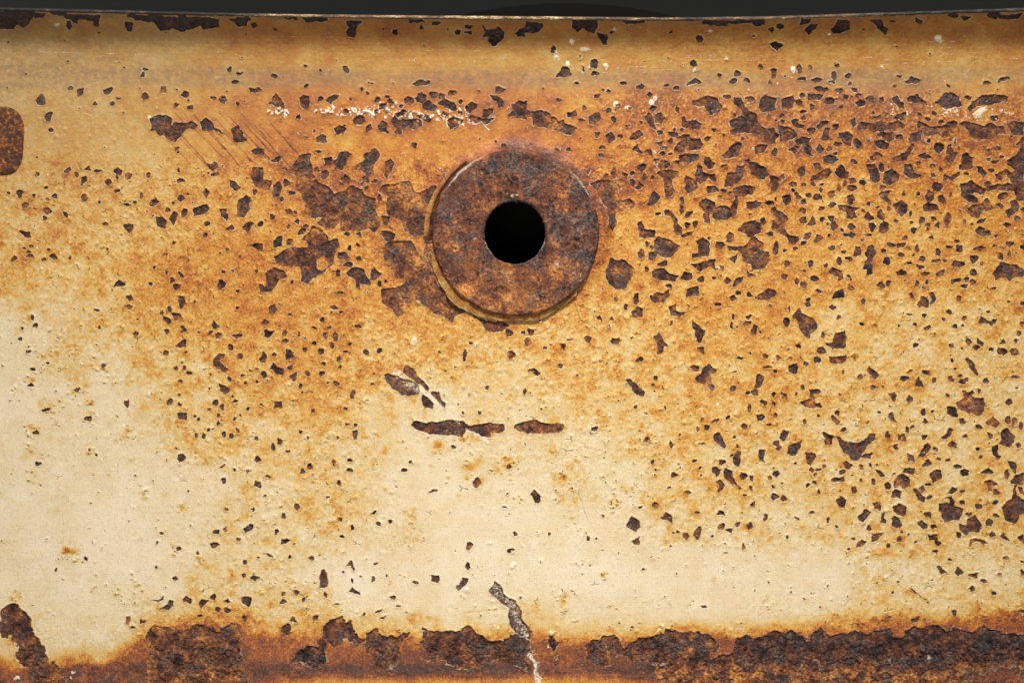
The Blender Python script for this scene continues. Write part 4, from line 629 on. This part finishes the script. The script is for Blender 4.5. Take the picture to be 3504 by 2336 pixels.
# ---------------------------------------------------------------- relief
bare = smooth(-1.0, 1.0, sd)
curl = 1.5*np.exp(-((sd+3.0)/2.6)**2)*(0.4+0.6*(fbm(X, Y, 26, 13, 2)+1))
pit = 2.2*fbm(X, Y, 22, 3, 4, 0.65)+1.8*fbm(X, Y, 7, 8, 2)
deep = smooth(8, 40, sd)
big_scale = smooth(2160, 2230, Y)*bare
H = 1.25*height*(1-bare) + curl - bare*3.4 + bare*pit*(1+0.9*deep+1.2*big_scale) + big_scale*(4.0*fbm(X, Y, 48, 9, 5, 0.7))
H += (1-bare)*(0.9*fbm(X, Y, 60, 6, 3)+0.5*fbm(X, Y, 10, 2, 2)*smooth(1, 4, stain))
H += (1-bare)*smooth(8.2, 9.0, stain)*(3.4*fbm(X, Y, 42, 5, 4)+1.0*fbm(X, Y, 9, 4, 2))
H -= crack*(1-bare)*1.0
H += 2.4*smooth(0, 60, band)*fbm(X, Y*1.5, 120, 9, 3)
# weld fillet that the sheet rises into under the boss
H += (10*np.exp(-((rr-WR)/30.0)**2))*smooth(-0.45, 0.25, np.sin(th)+0.55*np.cos(th))*(rr > 200)
H += 14*np.exp(-((rr-318)/16.0)**2)*np.exp(-((th-0.12)/0.20)**2)
stain += 2.0*np.exp(-((rr-318)/22.0)**2)*np.exp(-((th-0.12)/0.24)**2)
# gentle dish of the sheet
H += 6*fbm(X, Y, 900, 14, 2)
lean = lip_depth(Y, e_here)
hole = rr > 112
P = place(X, Y, lean + H)
# back of the sheet: the same surface, a millimetre further back
js = np.unique(np.concatenate([np.arange(0, R, 16), [R-1]])); is_ = np.unique(np.concatenate([np.arange(0, C, 16), [C-1]]))
Yb = Y[np.ix_(js, is_)]; Xb = X[np.ix_(js, is_)]; lb = lean[np.ix_(js, is_)]
PB = place(Xb, Yb, lb-14)
PB[..., 2] += np.where(lb > 5, 0.0004, 0)[..., ] if False else 0
rb, cb = PB.shape[:2]; ib = np.arange(rb*cb).reshape(rb, cb)
qb = np.stack([ib[:-1, :-1], ib[:-1, 1:], ib[1:, 1:], ib[1:, :-1]], -1).reshape(-1, 4)
okb = (np.hypot(Xb-WX, Yb-WY) > 112+30).reshape(-1)
qb = qb[okb[qb].all(axis=1)]

panel = bpy.data.objects.new('rusted_steel_panel', None)
sc.collection.objects.link(panel)
panel.location = (0, 0, -0.184)
panel['label'] = 'cream painted steel panel with rust flakes, a curled top lip and a round pipe boss'
panel['category'] = 'metal panel'
def under(o, par=panel):
    """parent keeping the world place"""
    o.parent = par
    if par is panel: o.matrix_parent_inverse = par.matrix_world.inverted()
    return o
bpy.context.view_layer.update()

attrs = dict(grain=grain, sd=np.clip(sd, -30, 30), stain=np.clip(stain, -1, 10.5), white=white, dirt_shade=dirt_shade, crack=crack, tone=tone)
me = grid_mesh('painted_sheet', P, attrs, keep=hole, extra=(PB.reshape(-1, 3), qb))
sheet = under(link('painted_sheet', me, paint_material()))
sheet['label'] = 'cream paint flaking off rusty steel'

# the cut edge of the sheet along the top, facing the viewer
n = 1500
ex = np.linspace(-1000, 4500, n); ey = top_edge(ex)
k = DIST/S
d0 = lip_depth(ey, ey)
prof = [(1.5, 0.5), (0.0, 3.0), (-4.5, 4.2), (-9.0, 3.4), (-10.5, 0.0), (-11, -14.0), (-2.0, -16.0)]
rows = []
for q, (dz, dd) in enumerate(prof):
    z = ey + dz + (1.2*fbm(ex, ex*0+q*3.0, 40, 3+q, 4)+0.8*fbm(ex, ex*0+q, 9, 5+q, 2))*(1 if q < 5 else 0.3)
    rows.append(place(ex, z, d0+dd+1.2*fbm(ex, ex*0+9*q, 12, 7+q, 2)))
pale = np.interp(ex, [-1000, 0, 800, 900, 1300, 1700, 2100, 2500, 2900, 3050, 3200, 3504, 4500],
                 [.1, .16, .20, .62, .72, .80, .62, .55, .55, .42, .40, .34, .3])
pale = pale - 0.22 + 0.30*fbm(ex, ex*0, 110, 11, 4)
Pe = np.stack(rows)
me = grid_mesh('rim_edge', Pe, dict(white=np.repeat(pale[None], len(prof), 0)+np.array([-.25, -.05, .1, .05, -.1, -.3, -.4])[:, None]))
rim = under(link('rim_edge', me, edge_material()))
rim['label'] = 'chipped grey and cream cut edge of the sheet'

# ---------------------------------------------------------------- pipe boss with its bore
nt_, nr = 1300, 150
tt = np.linspace(0, 2*math.pi, nt_, endpoint=False)[None]
cs, sn = np.cos(tt), np.sin(tt)
ro = WR + 1.5*fbm(cs*9+20, sn*9+20, 1.0, 3, 4)*2 - 1.5
ri = 105 + 2.6*fbm(cs*5+40, sn*5+40, 1.0, 6, 4) + 2.6*fbm(cs*17+40, sn*17+40, 1.0, 2, 4, .65) + 3.2*(np.abs(sn)-0.6)
u = np.linspace(0, 1, nr)[:, None]
radius = ri+(ro-ri)*u
px, py = WX-3*(1-u)*1.0 + radius*cs, WY-radius*sn
hz = 34 - 4.0*smooth(0.0, 1.0, u)
hz = hz - (9+5*fbm(cs*6+9, sn*6+9, 1.0, 2, 4))*np.clip(1-(ro-radius)/(9.0+4*fbm(cs*8+3, sn*8+3, 1.0, 5, 3)), 0, 1)**2 - 8*np.clip(1-(radius-ri)/8.0, 0, 1)**2
hz = hz + 4.4*fbm(px, py, 40, 2, 5, 0.65) + 2.2*fbm(px, py, 9, 5, 3)
pitm = smooth(0.28, 0.6, fbm(px, py, 30, 12, 3)); hz = hz - 3.0*pitm
def back_ring(r, h):
    return place(WX-0*cs + r*cs, WY-r*sn, h+0*cs)
rows = [place(WX-3+(ri+1.5)*cs, WY-(ri+1.5)*sn, -420+0*cs), place(WX-3+(ri+0.5)*cs, WY-(ri+.5)*sn, -60+0*cs),
        place(WX-3+ri*cs, WY-ri*sn, 8+0*cs)]
Pw = np.concatenate(rows+[place(px, py, hz)]+[back_ring(ro+1.0, 14), back_ring(ro+2, -3)])
tn = np.full(Pw.shape[:2], 0.5, np.float32)
body = slice(3, 3+nr)
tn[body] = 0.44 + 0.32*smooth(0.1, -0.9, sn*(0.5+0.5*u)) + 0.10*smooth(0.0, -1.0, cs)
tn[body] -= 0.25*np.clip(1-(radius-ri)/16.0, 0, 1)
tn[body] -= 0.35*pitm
tn[:2] = 0.0
wt = np.zeros(Pw.shape[:2], np.float32)
edge_w = np.clip(1.25-(ro-radius)/14.0, 0, 1)
ang = np.arctan2(sn, cs)
def lobe(c, w): return np.exp(-((np.angle(np.exp(1j*(ang-c))))/w)**2)
wt[body] = edge_w*(0.95*lobe(2.3, .38)+0.75*lobe(0.62, .38)+0.5*lobe(-1.0, .6)+0.42*lobe(1.5, .4))
wt[body] = np.maximum(wt[body], np.clip(1-(ro-radius)/40.0, 0, 1)*0.55*lobe(0.6, .3))
wt[body] = np.maximum(wt[body], np.clip(1-(radius-ri)/9.0, 0, 1)*(0.95*lobe(-2.65, .38)+0.9*lobe(-0.35, .4)+0.7*lobe(1.5, .14)+.5*lobe(-1.1, .4)))
for (sx, sy, r_) in [(1906, 905, 6), (1908, 913, 5), (1752, 672, 6), (1770, 668, 5), (1625, 820, 6)]:
    wt[body] = np.maximum(wt[body], np.clip(1.6-np.hypot(px-sx+5*fbm(px, py, 9, 3, 2), py-sy+5*fbm(px, py, 9, 6, 2))/r_, 0, 1))
ob = np.zeros(Pw.shape[:2], np.float32)
def blob(cx_, cy_, rx, ry, s_): return s_*smooth(0.35, -0.15, np.hypot((px-cx_)/rx, (py-cy_)/ry)-1+0.75*fbm(px, py, 26, 9, 4))
ob[body] = np.clip(blob(1790, 985, 36, 55, .75)+blob(1632, 830, 20, 12, .7)+blob(1600, 915, 40, 26, .65)+blob(1715, 910, 42, 16, .7)+blob(1725, 990, 16, 26, .8), 0, .85)
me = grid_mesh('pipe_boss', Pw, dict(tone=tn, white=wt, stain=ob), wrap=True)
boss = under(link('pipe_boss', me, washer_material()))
boss['label'] = 'thick rusted iron ring with a dark hole through it'
# blind end of the bore, deep behind the sheet
dk = plain_material('bore_shade_black', (0.010, 0.009, 0.008), 0.9, 0.2, 200, 0.1)  # near-black colour stands in for the shade deep in the hole
rows = [back_ring(r, -415) for r in (0.5, 40, 80, 112)]
me = grid_mesh('bore_end', np.concatenate(rows), wrap=True)
end = link('bore_end', me, dk); end.parent = boss
end['label'] = 'blind end of the hole, painted black as shade'
# black sleeve added over the bore wall, the hole's shade as colour
sl = np.concatenate([place(WX-3+(ri-1.0)*cs, WY-(ri-1.0)*sn, z+0*cs) for z in (-418, -200, -60, -8, 12)])
me = grid_mesh('bore_shade_sleeve', sl, wrap=True)
s_ = link('bore_shade_sleeve', me, dk); s_.parent = boss

# ---------------------------------------------------------------- cracked skirt of paint round the boss
nr2 = 34
def skirt(name, a0, a1, r_out, h_in, h_out, st, wh, rough, groove=0.0):
    m = int((a1-a0)*260)
    a = np.radians(np.linspace(math.degrees(a0), math.degrees(a1), m))[None]
    c_, s2 = np.cos(a), np.sin(a)
    v = np.linspace(0, 1, nr2)[:, None]
    end_t = smooth(0, 0.035, (a-a0)/(a1-a0))*smooth(0, 0.03, (a1-a)/(a1-a0))
    out = r_out(a) + rough*fbm(c_*4+50, s2*4+50, 1.0, 4, 6, 0.7)
    out = 282+(out-282)*(0.25+0.75*end_t)
    r_ = 268+(out-268)*v
    x, y = WX+r_*c_, WY-r_*s2
    h = h_in+(h_out-h_in)*v**1.5 + 1.6*fbm(x, y, 16, 7, 4)
    h = h - 7*np.exp(-((r_-290)/4.5)**2)*groove
    h = np.minimum(h, h_out+np.sqrt(np.clip(1-v, 0, 1))*30)
    top = place(x, y, h)
    under_ = place(WX+(out-1.5)*c_, WY-(out-1.5)*s2, h_out-5+0*c_)
    in_ = place(WX+(out-12)*c_, WY-(out-12)*s2, h_out-8+0*c_)
    PP = np.concatenate([top, under_, in_])
    sta = np.full(PP.shape[:2], 5.0, np.float32); whi = np.zeros(PP.shape[:2], np.float32)
    sta[:nr2] = st(v, a); whi[:nr2] = wh*np.clip((v-0.93)/0.07, 0, 1)
    sta[nr2:] = 8.5
    me = grid_mesh(name, PP, dict(stain=sta, white=whi))
    o = under(link(name, me, skirt_mat)); return o
skirt_mat = collar_material()
lower = skirt('paint_skirt', 3.38, 5.55, lambda a: 302+14*np.exp(-((a-3.95)/.36)**2)-4*smooth(5.0, 5.5, a), 17, 13,
              lambda v, a: 5.7+2.8*(1-v)**2+0.8*np.sin(a*23)*np.sin(a*9), .7, 11)
lower['label'] = 'ochre strip of cracked paint curving under the ring'
left = skirt('paint_skirt', 2.15, 3.20, lambda a: 305+9*smooth(2.2, 2.9, a), 26, 16,
             lambda v, a: 8.8-2.9*smooth(.45, .9, v)+1.6*smooth(2.8, 2.3, a), .2, 3, 2.2)
left['label'] = 'brown and tan ridge of paint up the left of the ring'

# ---------------------------------------------------------------- rusty lug at the left margin
lx0, lx1, ly0, ly1, cr = -150.0, 83.0, 362.0, 603.0, 34.0
nu, nv = 230, 60
q = np.linspace(0, 2*math.pi, nu, endpoint=False)[None]
sx, sy = (lx1-lx0)/2, (ly1-ly0)/2
def sq(c, s_): # rounded rectangle in polar form
    p = 3.4; return 1/np.power(np.abs(c)**p+np.abs(s_)**p, 1/p)
f = sq(np.cos(q), np.sin(q))
v = np.linspace(0.02, 1, nv)[:, None]
lx = (lx0+lx1)/2 + sx*f*np.cos(q)*v; ly = (ly0+ly1)/2 - sy*f*np.sin(q)*v
lx = lx+5*fbm(lx, ly, 45, 3, 5, 0.6)*v; ly = ly+5*fbm(lx, ly, 45, 6, 5, 0.6)*v
lh = 17*np.sqrt(np.clip(1-v**14, 0, 1)) + 3.0*fbm(lx, ly, 14, 4, 5, 0.6) - 2
me = grid_mesh('rusty_lug', place(lx, ly, lh), wrap=True)
lug = under(link('rusty_lug', me, lug_material()))
lug['label'] = 'flat orange rusted lug with rounded corners'

# ---------------------------------------------------------------- what stands behind the panel
bd = plain_material('charcoal_backdrop', (0.21, 0.21, 0.215), 0.9, 0.05, 3)
bw, y0 = 2.2, 0.75
Vb = np.array([[[-bw, y0, 1.4], [bw, y0, 1.4]], [[-bw, y0, -1.0], [bw, y0, -1.0]]], float)
me = grid_mesh('backdrop', Vb)
b_ = link('backdrop', me, bd); b_['kind'] = 'structure'
# large dark disc just behind the top lip
nd = 240; aa = np.linspace(0, 2*math.pi, nd, endpoint=False)[None]
yd = 0.09; kk = (DIST+yd)/DIST
rad = 1600*S*kk; zc = (CY-7)*S*kk-rad; xc = (1935-CX)*S*kk
ring = lambda r, y: np.stack([xc+r*np.cos(aa), y+0*aa, zc+r*np.sin(aa)], -1)
Pd = np.concatenate([ring(0.001, yd), ring(rad*0.6, yd-0.002), ring(rad-0.003, yd), ring(rad, yd+0.003), ring(rad, yd+0.03), ring(rad-.003, yd+.033), ring(0.001, yd+0.033)])
me = grid_mesh('dark_disc', Pd, wrap=True)
dd = link('dark_disc', me, plain_material('black_rubber', (0.008, 0.008, 0.008), 0.95, 0.1, 30, 0.05))
dd['label'] = 'blurred black round disc showing just above the panel lip'; dd['category'] = 'disc'
